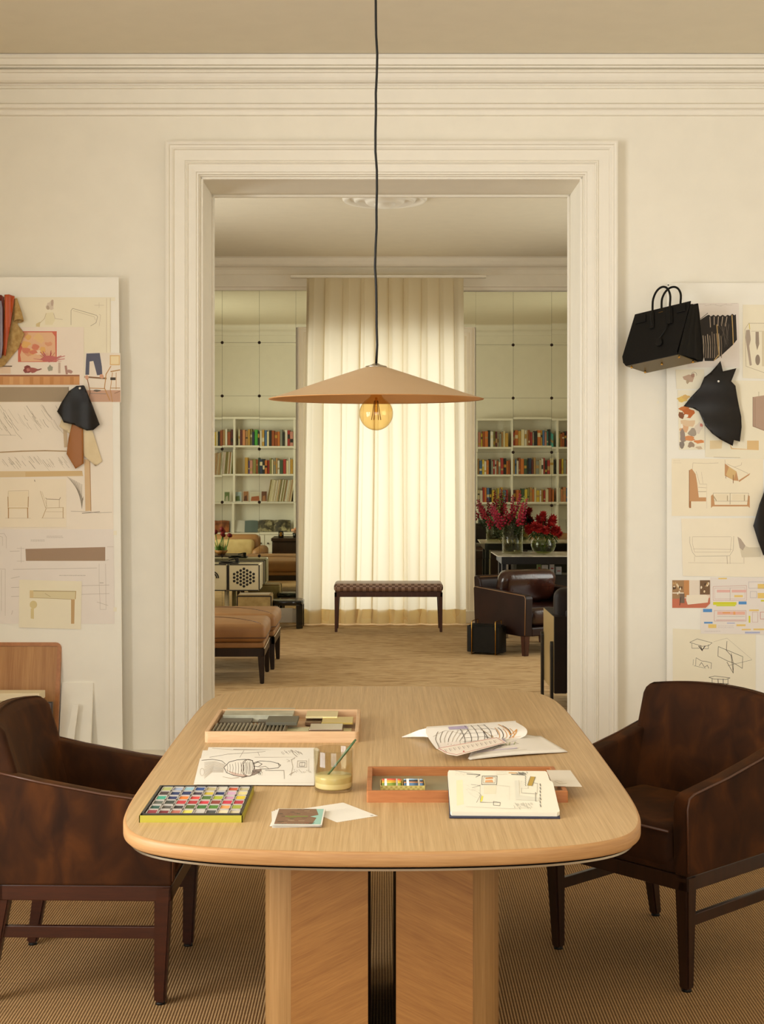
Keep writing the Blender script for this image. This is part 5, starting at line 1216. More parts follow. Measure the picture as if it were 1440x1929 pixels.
# flap hanging down to the left tip
def flap(u, v):
    A_ = [T(803, 1372, .787), T(790, 1375, .778), T(775, 1381, .763), T(757, 1388, .7515)]
    B_ = [T(815, 1390, .765), T(800, 1388, .762), T(780, 1388, .757), T(758, 1389, .7508)]
    i = min(int(u*3), 2); f = u*3-i
    return (A_[i]*(1-f)+A_[i+1]*f)*(1-v)+(B_[i]*(1-f)+B_[i+1]*f)*v
mb = sheetsurf(flap, PGM, 12, 4); o = mb.build('folded_flap', mg, True)
def backslope(u, v):
    a = T(803, 1372, .787)*(1-v)+T(972, 1360, .790)*v; e = Vector((a.x+.01, a.y+.10, .752))
    return a*(1-u)+e*u+Vector((0, 0, .012*math.sin(PI*u)))
mb = sheetsurf(backslope, PGM, 8, 20); mb.build('back_page', mg, True)
sk = Sheet(lambda x, y, k: rightpage(x, y, .0032+k)); sk.th = .0004
sk.rect(.1, .30, .38, .46, '#a89ab0'); 
for k in range(26): x = R.uniform(.18, .5); y = R.uniform(.1, .65); sk.line([(x, y), (x+R.uniform(-.08, .08), y+R.uniform(-.15, .15))], .008, R.choice([SED, SEP, '#8c9a4a', '#8c7ba0']))
sk.rect(.05, .72, .5, .78, '#cdc0c8'); sk.line([(.1, .85), (.6, .84)], .006, GR)
sk.mb.build('page_drawing', mg, True)
# bookmark slip
s = Sheet(lambda x, y, k: T(x, y, TZ+.018)+Vector((0, 0, k))); s.page([(823, 1410), (937, 1388.5), (955, 1399), (862, 1424), (843, 1421)], mat('slip_paper', '#efe2d3', .6))
RD = '#b85a50'
s.line([(826, 1410), (936, 1390), (951, 1399), (861, 1422), (845, 1419)], .7, RD, True); s.line([(842, 1420), (830, 1411)], .5, RD)
for k in range(12): x = 838+k*8.4; yy = 1414.5-k*1.5; s.line([(x, yy-2.5), (x+3.5, yy+2)], .7, '#5c504a'); s.line([(x+3, yy-3), (x+5, yy+.5)], .5, GR)
s.ell(874, 1416, 1.6, 1.2, '#c0443c')
s.done('paper_slip', 'narrow white slip with a red outline lying across the open magazine', 'paper')
# ================================================================ the salon
# ---------------------------------------------------------------- bookcases on the salon side of the dividing wall
BKF = W2+.30
SH = [1.77, 1.375, .985]; CT = .555; TOPZ = 2.14; TH = .026
def bookcase(label, x0, x1, divs):
    t = thing('bookcase', label, 'bookcase', ((x0+x1)/2, W2+.15, 0))
    b = MB(); b.span((x0, W2+.066, CT), (x1, W2+.076, TOPZ), WHITE); b.build('back_panel', t, True)
    for x in [x0, x1-.03]+list(divs): MB().span((x, W2+.076, CT), (x+.03, BKF, TOPZ), WHITE, .002).build('upright', t, True)
    xs = sorted([x0+.03]+[v for d in divs for v in (d, d+.03)]+[x1-.03])
    MB().span((x0-.01, W2+.066, TOPZ), (x1+.01, BKF+.015, TOPZ+.03), WHITE, .002).build('top_board', t, True)
    for z in SH:
        for a, bb in zip(xs[::2], xs[1::2]): MB().span((a, W2+.076, z-TH), (bb, BKF-.004, z), WHITE, .002).build('shelf', t, True)
    MB().span((x0-.01, W2+.066, CT-.03), (x1+.01, BKF+.06, CT), WHITE, .002).build('counter', t, True)
    MB().span((x0, W2+.066, 0), (x1, BKF+.03, CT-.03), WHITE).build('base_cabinet', t, True)
    n = 4; w = (x1-x0)/n
    for k in range(n):
        d = MB().span((x0+k*w+.004, BKF+.03, .08), (x0+(k+1)*w-.004, BKF+.05, CT-.036), WHITE, .003); o = d.build('door', t, True)
        kx = x0+(k+1)*w-.05 if k % 2 == 0 else x0+k*w+.05
        m_ = MB().lathe([(0, 0), (.006, 0), (.005, .012), (.013, .02), (.012, .026), (0, .028)], STUD, n=12, M=Matrix.Translation((kx, BKF+.05, .40)) @ Matrix.Rotation(-PI/2, 4, 'X')).build('knob', o)
        m_.matrix_parent_inverse = (t.matrix_basis).inverted() if False else o.matrix_parent_inverse.inverted() @ Matrix() if False else Matrix()
    return t
bookcase('white bookcase with records and photos, reflected in the mirror left of the curtain', -2.96, -1.215, [-2.10])
bookcase('white bookcase full of books, reflected in the mirror right of the curtain', 1.315, 3.06, [1.82, 2.45])

PAL = {'red': '#a8322a', 'orange': '#c7702e', 'rust': '#9c4f22', 'ochre': '#c2963e', 'yellow': '#d1b23c', 'cream': '#e0d2ac', 'white': '#e6dfcf', 'black': '#26241f', 'navy': '#2b3550', 'teal': '#3f7f78', 'green': '#41553a',
       'bright green': '#4fae3c', 'blue': '#50729c', 'grey': '#8c8c7e', 'maroon': '#5e2622', 'pink': '#c98a7a', 'purple': '#5d4c80', 'tan': '#b58c58', 'salmon': '#cf8a5c', 'olive': '#8a8248', 'turquoise': '#4fa79a'}
PG = mat('book_pages', '#e4d8bd', .9)
def book(x, z, w, h, d, cname, lean=0., name='book'):
    m = mat('cover_'+cname.replace(' ', '_'), PAL[cname], .55); b = MB()
    b.span((-w/2, -d, 0), (-w/2+.0015, 0, h), m); b.span((w/2-.0015, -d, 0), (w/2, 0, h), m)
    b.span((-w/2, -.003, 0), (w/2, 0, h), m); b.span((-w/2+.0015, -d+.003, .003), (w/2-.0015, -.003, h-.004), PG)
    lc = R.choice(['tan', 'cream', 'black', 'ochre', None, None, None, None])
    if lc and w > .015 and lc != cname:
        lm = mat('cover_'+lc, PAL[lc], .55); z0 = h*R.uniform(.15, .6); b.span((-w/2+.003, 0, z0), (w/2-.003, .0004, z0+h*R.uniform(.06, .3)), lm)
    o = b.build(name); o.location = (x, BKF-.02-R.uniform(0, .02), z); o.rotation_euler = (0, lean, 0); return o
ORD = ['first', 'second', 'third', 'fourth', 'fifth', 'sixth', 'seventh', 'eighth', 'ninth', 'tenth', 'eleventh', 'twelfth', 'thirteenth', 'fourteenth', 'fifteenth', 'sixteenth', 'seventeenth', 'eighteenth', 'nineteenth', 'twentieth']
def ordinal(n):
    if n < 20: return ORD[n]
    return {2: 'twenty-', 3: 'thirty-', 4: 'forty-', 5: 'fifty-'}[(n+1)//10]+ORD[(n+1) % 10-1] if (n+1) % 10 else {3: 'thirtieth', 4: 'fortieth', 5: 'fiftieth'}[(n+1)//10]
def row(side, shelfname, z, segs, seq, group, hmin=.185, hmax=.235, lean=0.):
    """books from the doorway end outwards; segs = list of (x_start, x_end) measured away from the doorway"""
    sg = -1 if side == 'left' else 1; i = 0; k = 0
    for a, e in segs:
        x = a
        while True:
            w = R.choice([.022, .028, .034, .040, .046, .03])
            if x+w > e: break
            c = seq[k % len(seq)]; h = R.uniform(hmin, hmax)
            o = book(sg*(x+w/2), z+.0005, w, h, .15, c)
            nxt = seq[(k+1) % len(seq)]
            tag(o, '%s book, %s from the doorway end on the %s of the %s bookcase' % (c, ordinal(k), shelfname, side), 'book', group)
            x += w+.0012; k += 1
s1 = ['pink', 'red', 'white', 'black', 'grey', 'orange', 'rust', 'rust', 'black', 'cream', 'blue', 'ochre', 'white', 'black', 'bright green', 'navy', 'olive', 'ochre', 'tan', 'salmon', 'maroon', 'cream', 'maroon', 'rust', 'white', 'tan', 'rust', 'black', 'cream', 'yellow', 'black', 'olive', 'white', 'blue', 'red']
s2 = ['ochre', 'white', 'cream', 'red', 'green', 'white', 'tan', 'grey', 'cream', 'olive', 'red', 'orange', 'black', 'navy', 'green', 'rust', 'olive', 'pink', 'purple', 'ochre', 'black', 'olive', 'red', 'salmon', 'rust', 'teal', 'tan', 'rust']
r1 = ['pink', 'yellow', 'rust', 'orange', 'black', 'white', 'olive', 'maroon', 'cream', 'grey', 'tan', 'cream', 'ochre', 'red', 'orange', 'ochre', 'cream', 'white', 'tan', 'rust', 'red', 'grey', 'black', 'orange', 'ochre', 'blue', 'pink', 'teal', 'black', 'turquoise', 'olive', 'orange', 'rust', 'black', 'red', 'teal', 'cream', 'orange']
r2 = ['tan', 'blue', 'yellow', 'white', 'orange', 'black', 'grey', 'red', 'white', 'rust', 'grey', 'red', 'black', 'orange', 'rust', 'ochre', 'blue', 'white', 'rust', 'orange', 'green', 'black', 'navy', 'maroon', 'tan', 'grey', 'cream', 'white', 'red', 'black', 'red', 'cream', 'black', 'rust', 'yellow', 'grey', 'orange', 'black']
r3 = ['cream', 'white', 'red', 'orange', 'blue', 'black', 'yellow', 'olive', 'yellow', 'grey', 'ochre', 'blue', 'red', 'maroon', 'orange', 'rust', 'green', 'yellow', 'olive', 'tan', 'orange', 'cream', 'yellow', 'white', 'ochre', 'red', 'cream', 'rust', 'orange', 'white', 'salmon', 'salmon', 'blue', 'yellow', 'red']
row('left', 'top shelf', SH[0], [(1.25, 2.06), (2.11, 2.60)], s1, 'books on the top shelf of the left bookcase')
row('left', 'second shelf', SH[1], [(1.25, 1.98)], s2, 'books on the second shelf of the left bookcase')
row('right', 'top shelf', SH[0], [(1.35, 1.81), (1.855, 2.44), (2.485, 2.80)], r1, 'books on the top shelf of the right bookcase')
row('right', 'second shelf', SH[1], [(1.35, 1.81), (1.855, 2.44), (2.485, 2.80)], r2, 'books on the second shelf of the right bookcase')
row('right', 'third shelf', SH[2], [(1.35, 1.81), (1.855, 2.44), (2.485, 2.80)], r3, 'books on the third shelf of the right bookcase', .16, .21)
# records: thin and tall, leaning
def records(x0, n, z, dx, lean, label, group):
    for k in range(n):
        c = R.choice(['tan', 'cream', 'olive', 'grey', 'tan', 'white', 'ochre', 'black', 'rust', 'cream'])
        b = MB(); w = dx-.004; h = .31+R.uniform(-.006, .004); m = mat('cover_'+c, PAL[c], .55); b.span((-w/2, -.26, 0), (w/2, 0, h), m); b.span((-w/2+.002, .0, .0), (w/2-.002, .0006, h), mat('cover_'+R.choice(['cream', 'white', 'tan', 'olive']), '#ddd0ac', .5))
        o = b.build('record_sleeve'); o.location = (x0-k*dx, BKF-.03-R.uniform(0, .015), z+.001+abs(math.sin(lean))*w/2); o.rotation_euler = (0, lean, 0)
        tag(o, '%s record sleeve, %s from the doorway %s' % (c, ordinal(k), label), 'record', group)
records(-1.285, 18, SH[2], .019, .16, 'end, third shelf of the left bookcase', 'records on the third shelf')
records(-2.125-.0, 16, SH[1], .018, .08, 'end, second shelf of the left bookcase', 'records on the second shelf')
for k, (x, w, h, c1, c2, lb) in enumerate([(-1.66, .085, .15, '#6b4632', '#a5744e', 'upright brown photo card nearest the records'), (-1.79, .16, .135, '#c9c2ae', '#a5603c', 'wide photo card of a street'), (-1.925, .085, .15, '#a0714c', '#5e3c2a', 'photo card of a brown dog'), (-2.045, .12, .14, '#9fb0b4', '#5d6b44', 'photo card of a garden'), (-2.19, .08, .14, '#6f8050', '#b9b49c', 'green photo card beside the lit corner')]):
    b = MB(); b.span((-w/2, -.004, 0), (w/2, 0, h), CW); b.poly([(-w/2+.005, .0005, .005), (w/2-.005, .0005, .005), (w/2-.005, .0005, h-.005), (-w/2+.005, .0005, h-.005)][::-1], flat(c1))
    b.poly([(-w/2+.015, .0008, .008), (w/2-.02, .0008, .008), (w/2-.03, .0008, h*.6), (-w/2+.025, .0008, h*.5)][::-1], flat(c2))
    o = b.build('photo_card'); o.location = (x, BKF-.05, SH[2]+.0005); o.rotation_euler = (.15, 0, 0); tag(o, lb+', on the third shelf of the left bookcase', 'photograph', 'photo cards on the third shelf')
# open art books standing on the counters
def openbook(x, w, h, cl, cr, label, z=CT, tilt=.35):
    t = thing('open_book', label, 'book', (x, BKF-.06, z+.001)); t.rotation_euler = (tilt, 0, 0)
    for s_ in (-1, 1):
        c = cl if s_ < 0 else cr; b = bmesh.new(); n = 8; v0 = []; v1 = []
        for i in range(n+1):
            u = i/n; y = .018*math.sin(PI*min(1, u*1.0))*(1-u*.3); v0.append(b.verts.new((s_*w/2*u, y, 0))); v1.append(b.verts.new((s_*w/2*u, y, h+.004*math.sin(PI*u))))
        for i in range(n): b.faces.new((v0[i], v0[i+1], v1[i+1], v1[i]))
        bmesh.ops.recalc_face_normals(b, faces=b.faces)
        MB().take(b, c, None, True).build('page', t)
    MB().span((-w/2-.004, -.008, -.0), (w/2+.004, -.004, h), mat('cover_navy', PAL['navy'])).build('cover', t)
    return t
DKP = mottled('dark_artbook_page', [(.35, '#2e2a20'), (.5, '#5a5138'), (.62, '#a39a76')], 14, 5, .5, .4, dist=.8)
BRP = mottled('rust_artbook_page', [(.35, '#6e3c1f'), (.6, '#b06a3a')], 12, 4, .5, .4)
GRP = mat('slate_page', '#5d6a66', .6); PLP = mat('pale_page', '#cfcac0', .7)
openbook(-1.53, .46, .17, DKP, DKP, 'open art book with dark engraved pages on the counter of the left bookcase')
openbook(-1.93, .40, .17, PLP, GRP, 'open book with a pale and a slate page on the counter of the left bookcase')
openbook(-2.33, .36, .17, BRP, BRP, 'open art book with rust brown pages on the counter of the left bookcase')
openbook(1.56, .44, .17, GRP, mottled('scribbled_page', [(.46, '#d8d3c6'), (.56, '#4a4640'), (.6, '#d8d3c6')], 9, 2, .6, .3), 'open book with scribbled black drawings on the counter of the right bookcase')
openbook(2.35, .50, .20, mottled('scribbled_page2', [(.47, '#d8d3c6'), (.55, '#35322e'), (.6, '#d8d3c6')], 10, 2, .6, .3), PLP, 'large open book with black calligraphy on the counter of the right bookcase')

# ---------------------------------------------------------------- bench in front of the window
BW = grain('bench_walnut', '#3b2115', '#54301f', (30, 30, 2), .4, .35)
def woven():
    m = bpy.data.materials.new('woven_leather'); m.use_nodes = True; nt = m.node_tree; b = nt.nodes['Principled BSDF']
    tc = nt.nodes.new('ShaderNodeTexCoord'); c = nt.nodes.new('ShaderNodeTexChecker'); c.inputs['Scale'].default_value = 34
    nt.links.new(tc.outputs['Object'], c.inputs['Vector']); c.inputs[1].default_value = lin('#6b4c3b'); c.inputs[2].default_value = lin('#a08270')
    nt.links.new(c.outputs['Color'], b.inputs['Base Color']); b.inputs['Roughness'].default_value = .38
    bp = nt.nodes.new('ShaderNodeBump'); bp.inputs['Strength'].default_value = .5; bp.inputs['Distance'].default_value = .006
    nt.links.new(c.outputs['Fac'], bp.inputs['Height']); nt.links.new(bp.outputs['Normal'], b.inputs['Normal']); return m
WOV = woven()
def F0(px, py): return T(px, py, 0.0)
bp_ = F0(732, 1191)
ben = thing('bench', 'dark wooden bench with a woven leather cushion in front of the glowing curtain', 'bench', (.0595, bp_.y+.17, 0))
w2 = .492; dep = .17
MB().box((0, 0, .405), (w2*2+.012, .36, .075), WOV, .030, 4).build('cushion', ben)
b = MB(); b.span((-w2, -dep, .32), (w2, -dep+.022, .362), BW, .003); b.span((-w2, dep-.022, .32), (w2, dep, .362), BW, .003); b.span((-w2, -dep, .32), (-w2+.022, dep, .362), BW, .003); b.span((w2-.022, -dep, .32), (w2, dep, .362), BW, .003)
b.span((-w2+.01, -dep+.01, .355), (w2-.01, dep-.01, .372), BW); b.build('seat_frame', ben)
for sx in (-1, 1):
    for sy in (-1, 1): MB().bar((sx*(w2-.021), sy*(dep-.02), .361), (sx*(w2-.014), sy*(dep-.018), 0), .042, .04, BW, .024, .024, .003).build('leg', ben)

# ---------------------------------------------------------------- tan ottomans
TANC = mottled('tan_leather', [(.3, '#8e643b'), (.7, '#a37648')], 5, 4, .5, .4)
OTW = grain('ottoman_wood', '#1e110a', '#33200f', (30, 30, 2), .35, .4)
def ottoman(label, loc, rz):
    t = thing('ottoman', label, 'ottoman', loc, rz, 'tan ottomans side by side left of the salon')
    w, d = .86, .60
    b = MB(); b.box((0, 0, .352), (w+.02, d+.02, .13), TANC, .045, 5)
    for v in b.bm.verts:
        if v.co.z > .37: v.co.z += .030*(1-(v.co.x/(w/2))**2)*(1-(v.co.y/(d/2))**2)
    c = b.build('cushion', t)
    pts = [(w/2*math.cos(a)*1.0, -d/2+.02+.22*math.sin(a), 0) for a in [i*PI/24 for i in range(25)]]
    def top(x, y): return .4175+.030*(1-(x/(w/2))**2)*(1-(y/(d/2))**2)
    MB().tube([(x*.93, y, top(x*.93, y)-.0015) for x, y, _ in pts], .002, PIPING).build('seam', c)
    MB().tube([(-w/2-.01, -d/2-.01, .322), (w/2+.01, -d/2-.01, .322), (w/2+.01, d/2+.01, .322)], .003, PIPING).build('piping', c)
    b = MB(); b.box((0, 0, .268), (w-.01, d-.01, .04), TANC, .01); b.build('base_cushion', t)
    b = MB(); x, y = w/2, d/2
    b.span((-x, -y, .190), (x, -y+.03, .248), OTW, .004); b.span((-x, y-.03, .19), (x, y, .248), OTW, .004); b.span((-x, -y, .19), (-x+.03, y, .248), OTW, .004); b.span((x-.03, -y, .19), (x, y, .248), OTW, .004)
    b.span((-x+.02, -y+.02, .225), (x-.02, y-.02, .246), OTW); b.build('frame', t)
    MB().tube([(x-.001, -y, .249), (x-.001, y, .249)], .004, mat('painted_edge_light', '#d8c3a0', .3)).build('edge_highlight', t)  # pale strip painted as window light catching the frame's right edge
    for sx in (-1, 1):
        for sy in (-1, 1): MB().bar((sx*(x-.026), sy*(y-.026), .247), (sx*(x-.018), sy*(y-.018), 0), .052, .052, OTW, .028, .028, .004).build('leg', t)
    return t
ottoman('tan leather ottoman nearest the doorway on the left of the salon', (-.825-.43, 10.29, 0), math.radians(1))
ottoman('tan leather ottoman behind the nearer one on the left of the salon', (-.80-.43, 10.98, 0), math.radians(0))

# ---------------------------------------------------------------- white radio on its stand
RW = mat('ivory_lacquer', '#e8dcb8', .35); RB = mat('black_trim', '#1c1712', .4)
Yr = 13.3; sr = FPX/Yr
xr1 = (490-CX)/sr; xr0 = (369-CX)/sr; zt_, zb_ = EYE+(HY-1063)/sr, EYE+(HY-1113)/sr
rad = thing('radio', 'ivory box radio with black trim and a round-hole speaker against the left mirror', 'radio', ((xr0+xr1)/2, Yr+.17, 0), math.radians(0))
W = (xr1-xr0); cwid = W/2
for i, nmx in enumerate(('control_box', 'speaker_box')):
    xa, xb = -W/2+i*cwid+.004, -W/2+(i+1)*cwid-.004
    bx = MB().span((xa, -.17, zb_), (xb, .17, zt_), RW, .014, 3).build(nmx, rad)
    fr = MB(); e = .008
    for a, c in (((xa+.01, zb_-.001), (xb-.01, zb_+e)), ((xa+.01, zt_-e), (xb-.01, zt_+.001))): fr.span((a[0], -.1735, a[1]), (c[0], -.166, c[1]), RB, .002)
    for xx in (xa, xb): fr.span((xx-.002 if xx == xa else xx-e, -.1735, zb_+.008), (xx+e if xx == xa else xx+.002, -.166, zt_-.008), RB, .002)
    fr.build('trim', bx)
    tp = MB(); tp.span((xa+.01, -.165, zt_-.0005), (xb-.01, .165, zt_+.001), RB, 0) if False else None
    if i == 1:
        h = MB(); cxx, cz = (xa+xb)/2, (zt_+zb_)/2; st = .0330*.98
        for q_ in range(-3, 4):
            n_ = 7-abs(q_) if True else 0
            cnt = {0: 6, 1: 5, 2: 4, 3: 3}[abs(q_)]
            for r_ in range(cnt):
                h.lathe([(0, .0015), (.0125, .0015), (.0125, -.001)], RB, n=14, M=Matrix.Translation((cxx+q_*st*.93, -.171, cz+(r_-(cnt-1)/2)*st)) @ Matrix.Rotation(PI/2, 4, 'X'))
        h.build('speaker_holes', bx)
    else:
        h = MB(); cxx, cz = (xa+xb)/2-.0, (zt_+zb_)/2-.005
        for rr in (.045, .062):
            h.tube([(cxx+rr*math.cos(a), -.172, cz+rr*math.sin(a)) for a in [PI*k/16 for k in range(17)]], .006, RB, 6)
        h.lathe([(0, .01), (.02, .01), (.022, 0)], RW, n=20, M=Matrix.Translation((cxx, -.171, cz)) @ Matrix.Rotation(PI/2, 4, 'X')); h.build('dial', bx)
b = MB(); b.span((-W/2+.002, .175, zb_+.03), (W/2+.01, .27, zt_+.006), RW, .012, 3); rb = b.build('rear_box', rad)
b = MB(); b.span((W/2+.004, .172, zb_+.03), (W/2+.012, .18, zt_+.007), RB, .002); b.span((-W/2, .172, zt_+.001), (W/2+.01, .18, zt_+.008), RB, .002); b.build('trim', rb)
b = MB(); b.span((-.12, -.06, zb_-.012), (.16, .10, zb_), STEEL, .003); b.tube([(-.03, .02, .03), (-.03, .02, zb_-.01)], .022, RW, 16); b.lathe([(0, 0), (.125, 0), (.125, .012), (.03, .03), (0, .03)], RW, (-.03, .02, 0), 32); b.build('pedestal', rad)

# bag-like box with records leaning in it, below the radio
bxY = 13.15; sb = FPX/bxY; bxx0, bxx1 = (447-CX)/sb, (511-CX)/sb
crate = thing('record_box', 'beige trunk-like box with dark corners standing under the radio', 'box', ((bxx0+bxx1)/2, bxY+.13, 0))
wz = bxx1-bxx0; hz = EYE+(HY-1123)/sb
BG = mottled('beige_canvas', [(.3, '#a68d5c'), (.7, '#bfa672')], 20, 4, .7, .2)
MB().span((-wz/2, -.13, .0), (wz/2, .13, hz), BG, .008).build('box_body', crate)
b = MB()
for xx in (-wz/2, wz/2): b.span((xx-.005, -.134, .0), (xx+.005, -.12, hz), RB, .002)
b.span((-wz/2, -.134, hz-.006), (wz/2, -.128, hz+.004), RB, .002); b.build('edging', crate)
b = MB(); b.span((-wz/2+.004, -.125, hz), (wz/2-.004, .125, hz+.012), mat('lid_tan', '#9f8250', .6), .004)
for k in range(5): b.span((-wz/2+.012, -.11+k*.045, hz+.012), (wz/2-.02, -.10+k*.045, hz+.015+.002*(k % 2)), PG)
b.build('lid', crate)
b = MB(); b.tube([(-.05+.008*k, -.1345, .09+.006*math.sin(k*1.7)) for k in range(14)], .0012, INK, 5); b.build('scribble', crate)

# black four-legged plastic side table
GB = mat('glossy_black_plastic', '#15140f', .12, .0, .6)
stx = (541-CX)/(FPX/13.33)
stt = thing('side_table', 'low glossy black four-lobed side table beside the left mirror', 'side table', (stx, 13.44, 0))
prof4 = []
for k in range(64):
    a = 2*PI*k/64; r = .165+.014*math.cos(4*(a-PI/4)); prof4.append((r*math.cos(a), r*math.sin(a)))
MB().prism(prof4, 2, .215, .262, GB, .014, 3, smooth=True).build('table_top', stt)
for sx in (-1, 1):
    for sy in (-1, 1):
        x, y = sx*.118, sy*.118
        MB().prism([(x-sx*.0+sx*.03*(-1), y-sy*.03), (x+sx*.03, y-sy*.03), (x+sx*.03, y+sy*.0), (x, y+sy*.03), (x-sx*.03, y+sy*.03)], 2, 0, .225, GB, .006, 2).build('leg', stt)

# ---------------------------------------------------------------- tulips in a wooden bowl with a record player, on the radio
tlY = 10.0; tlx = -1.98; tz = .411
bowl = thing('bowl', 'turned wooden bowl holding the red tulips, seen in the mirror left of the curtain', 'bowl', (tlx, tlY, tz))
MB().lathe([(0, .0), (.045, .0), (.07, .02), (.088, .052), (.082, .053), (.064, .026), (0, .012)], grain('bowl_wood', '#8a5a2a', '#a87438', (6, 6, 40), .5), n=32).build('bowl_body', bowl)
GRL = mottled('leaf_green', [(.3, '#3d5a24'), (.7, '#6b8a3a')], 8, 3, .5, .3); DRD = mottled('dark_red_petal', [(.3, '#4a0d10'), (.7, '#7c1a1c')], 9, 3, .55, .2)
ct_ = thing('coffee_table', 'low dark coffee table carrying the tulips, seen in the mirror left of the curtain', 'table', (-2.02, 10.0, 0))
MB().span((-.30, -.25, .38), (.30, .25, .41), OTW, .004).build('table_top', ct_)
for sx in (-1, 1):
    for sy in (-1, 1): MB().bar((sx*.26, sy*.21, .38), (sx*.26, sy*.21, 0), .04, .04, OTW).build('leg', ct_)
def tulip():
    t = thing('tulip', '', 'flower', (0, 0, 0)); h = .22
    MB().tube([(0, 0, 0), (.002, 0, h*.5), (0, 0, h)], .0035, GRL, 6).build('stem', t)
    MB().lathe([(0, h-.004), (.016, h+.004), (.022, h+.022), (.018, h+.042), (.008, h+.052), (0, h+.048)], DRD, n=10).build('bloom', t)
    b = MB(); b.poly([(-.006, 0, .02), (.0, .004, .0), (.012, .01, .06), (.006, .02, .12)], GRL); b.poly([(.006, 0, .02), (.0, -.004, .0), (-.014, -.01, .05), (-.012, -.02, .11)], GRL); b.build('leaf', t)
    return t
tp = tulip()
places = [(-.05, -.02, 'leftmost'), (-.03, .03, 'second from the left, further back'), (-.015, -.04, 'in front near the middle'), (.01, .02, 'middle, further back'), (.03, -.03, 'in front towards the right'), (.05, .01, 'rightmost'), (.0, -.005, 'tallest, in the middle'), (-.04, .0, 'left of the tallest one')]
for k, (dx, dy, w_) in enumerate(places):
    o = tp if k == 0 else copy_tree(tp)
    o.location = (tlx+dx, tlY+dy, tz+.015); o.rotation_euler = (-dy*5, dx*6, k*1.3); o.scale = (1.6, 1.6, 1.0+(.2 if k == 6 else .1*math.sin(k*2)))
    tag(o, 'dark red tulip in the wooden bowl, the one %s' % w_, 'flower', 'red tulips in the wooden bowl')
b = MB(); b.box((0, 0, .006), (.18, .13, .012), RB, .002); b.lathe([(0, .012), (.055, .012), (.055, .018), (0, .018)], BLACKL, (-.02, 0, 0), 24)
o = b.build('player_body'); tt = thing('record_player', 'small black record player parts on top of the ivory radio', 'record player', ((432-CX)/(FPX/13.4), Yr+.10, zt_+.001)); o.parent = tt
b = MB(); b.tube([(.06, .04, .02), (.05, .03, .045), (.0, -.02, .03)], .005, RB, 8); b.box((.07, .045, .032), (.03, .03, .04), RB, .004); b.build('tone_arm', tt)

# ---------------------------------------------------------------- tan armchair, dark cabinet and sofa, seen in the mirrors
ch = thing('club_armchair', 'tan leather armchair seen in the mirror left of the curtain', 'chair', (-1.93, 9.10, 0))
CRC = mottled('sand_cushion', [(.3, '#b39a68'), (.7, '#c4ab78')], 10, 3, .7, .2)
b = MB(); b.box((0, -.30, .41), (.66, .18, .38), TANC, .07, 5); b.build('backrest', ch)
for sx in (-1, 1): MB().box((sx*.36, .02, .29), (.15, .72, .32), TANC, .06, 5).build('armrest', ch)
MB().box((0, .06, .27), (.56, .58, .14), CRC, .05, 4).build('seat_cushion', ch)
MB().box((0, -.17, .42), (.54, .12, .24), CRC, .05, 4).build('back_cushion', ch)
MB().box((0, .02, .16), (.72, .70, .12), TANC, .02).build('base', ch)
for sx in (-1, 1):
    for sy in (-1, 1): MB().bar((sx*.31, sy*.30, .12), (sx*.31, sy*.30, 0), .04, .04, OTW, .03, .03).build('leg', ch)
cb = thing('low_cabinet', 'dark wooden chest with drawers seen in the mirror left of the curtain', 'cabinet', (-1.25, 8.55, 0))
MB().span((-.20, -.25, .02), (.20, .25, .50), OTW, .006).build('cabinet_body', cb)
MB().span((-.21, -.28, .50), (.21, .28, .54), OTW, .004).build('cabinet_top', cb)
for k in range(3): d = MB().span((-.18, .25, .05+k*.15), (.18, .262, .185+k*.15), OTW, .003).build('drawer', cb)
cd = thing('candle', 'black candle glass with a gold label on the dark chest', 'candle', (-1.34, 8.68, .541))
MB().lathe([(0, 0), (.035, 0), (.036, .09), (.033, .09), (.032, .07), (0, .07)], GB, n=24).build('candle_glass', cd)
MB().span((-.016, .0345, .02), (.016, .0375, .07), BRASS).build('candle_label', cd)
PKF = mottled('pale_pink_petal', [(.3, '#c98f6c'), (.7, '#e2b894')], 12, 3, .7, .2)
fb_ = thing('flower_bouquet', 'low bunch of pale pink flowers on the dark chest, seen in the mirror', 'flowers', (-1.15, 8.66, .541))
b = MB()
for k in range(26): a = R.uniform(0, 2*PI); r = R.uniform(0, .055); b.ball((r*math.cos(a), r*math.sin(a), .07+R.uniform(0, .05)*(1-r*8)), R.uniform(.014, .022), PKF, 7)
b.build('blooms', fb_); MB().lathe([(0, 0), (.03, 0), (.04, .06), (.036, .06), (0, .01)], GB, n=16).build('vase', fb_)
DBL = mottled('dark_brown_throw', [(.3, '#1c0f08'), (.7, '#2f1a0e')], 14, 3, .9, .1)
so = thing('sofa', 'tan leather sofa with a dark throw seen in the mirror right of the curtain', 'sofa', (2.25, 8.75, 0))
MB().box((0, -.34, .42), (1.8, .22, .36), TANC, .06, 5).build('backrest', so)
MB().box((0, .05, .30), (1.7, .66, .20), TANC, .05, 4).build('seat_cushion', so)
for sx in (-1, 1): MB().box((sx*.88, 0, .33), (.16, .84, .34), TANC, .05, 4).build('armrest', so)
MB().box((0, .02, .13), (1.74, .78, .14), TANC, .02).build('base', so)
for sx in (-1, 1):
    for sy in (-1, 1): MB().bar((sx*.8, sy*.3, .07), (sx*.8, sy*.3, 0), .05, .05, OTW).build('leg', so)
th_ = thing('throw_blanket', 'dark brown throw over the seat of the tan sofa, seen in the mirror', 'blanket', (2.2, 8.8, .40))
MB().box((0, .08, .022), (1.5, .56, .035), DBL, .014, 3).build('throw', th_); 
o = MB().box((-.86, -.02, .135), (.22, .4, .06), DBL, .02, 3).build('arm_fold', th_)

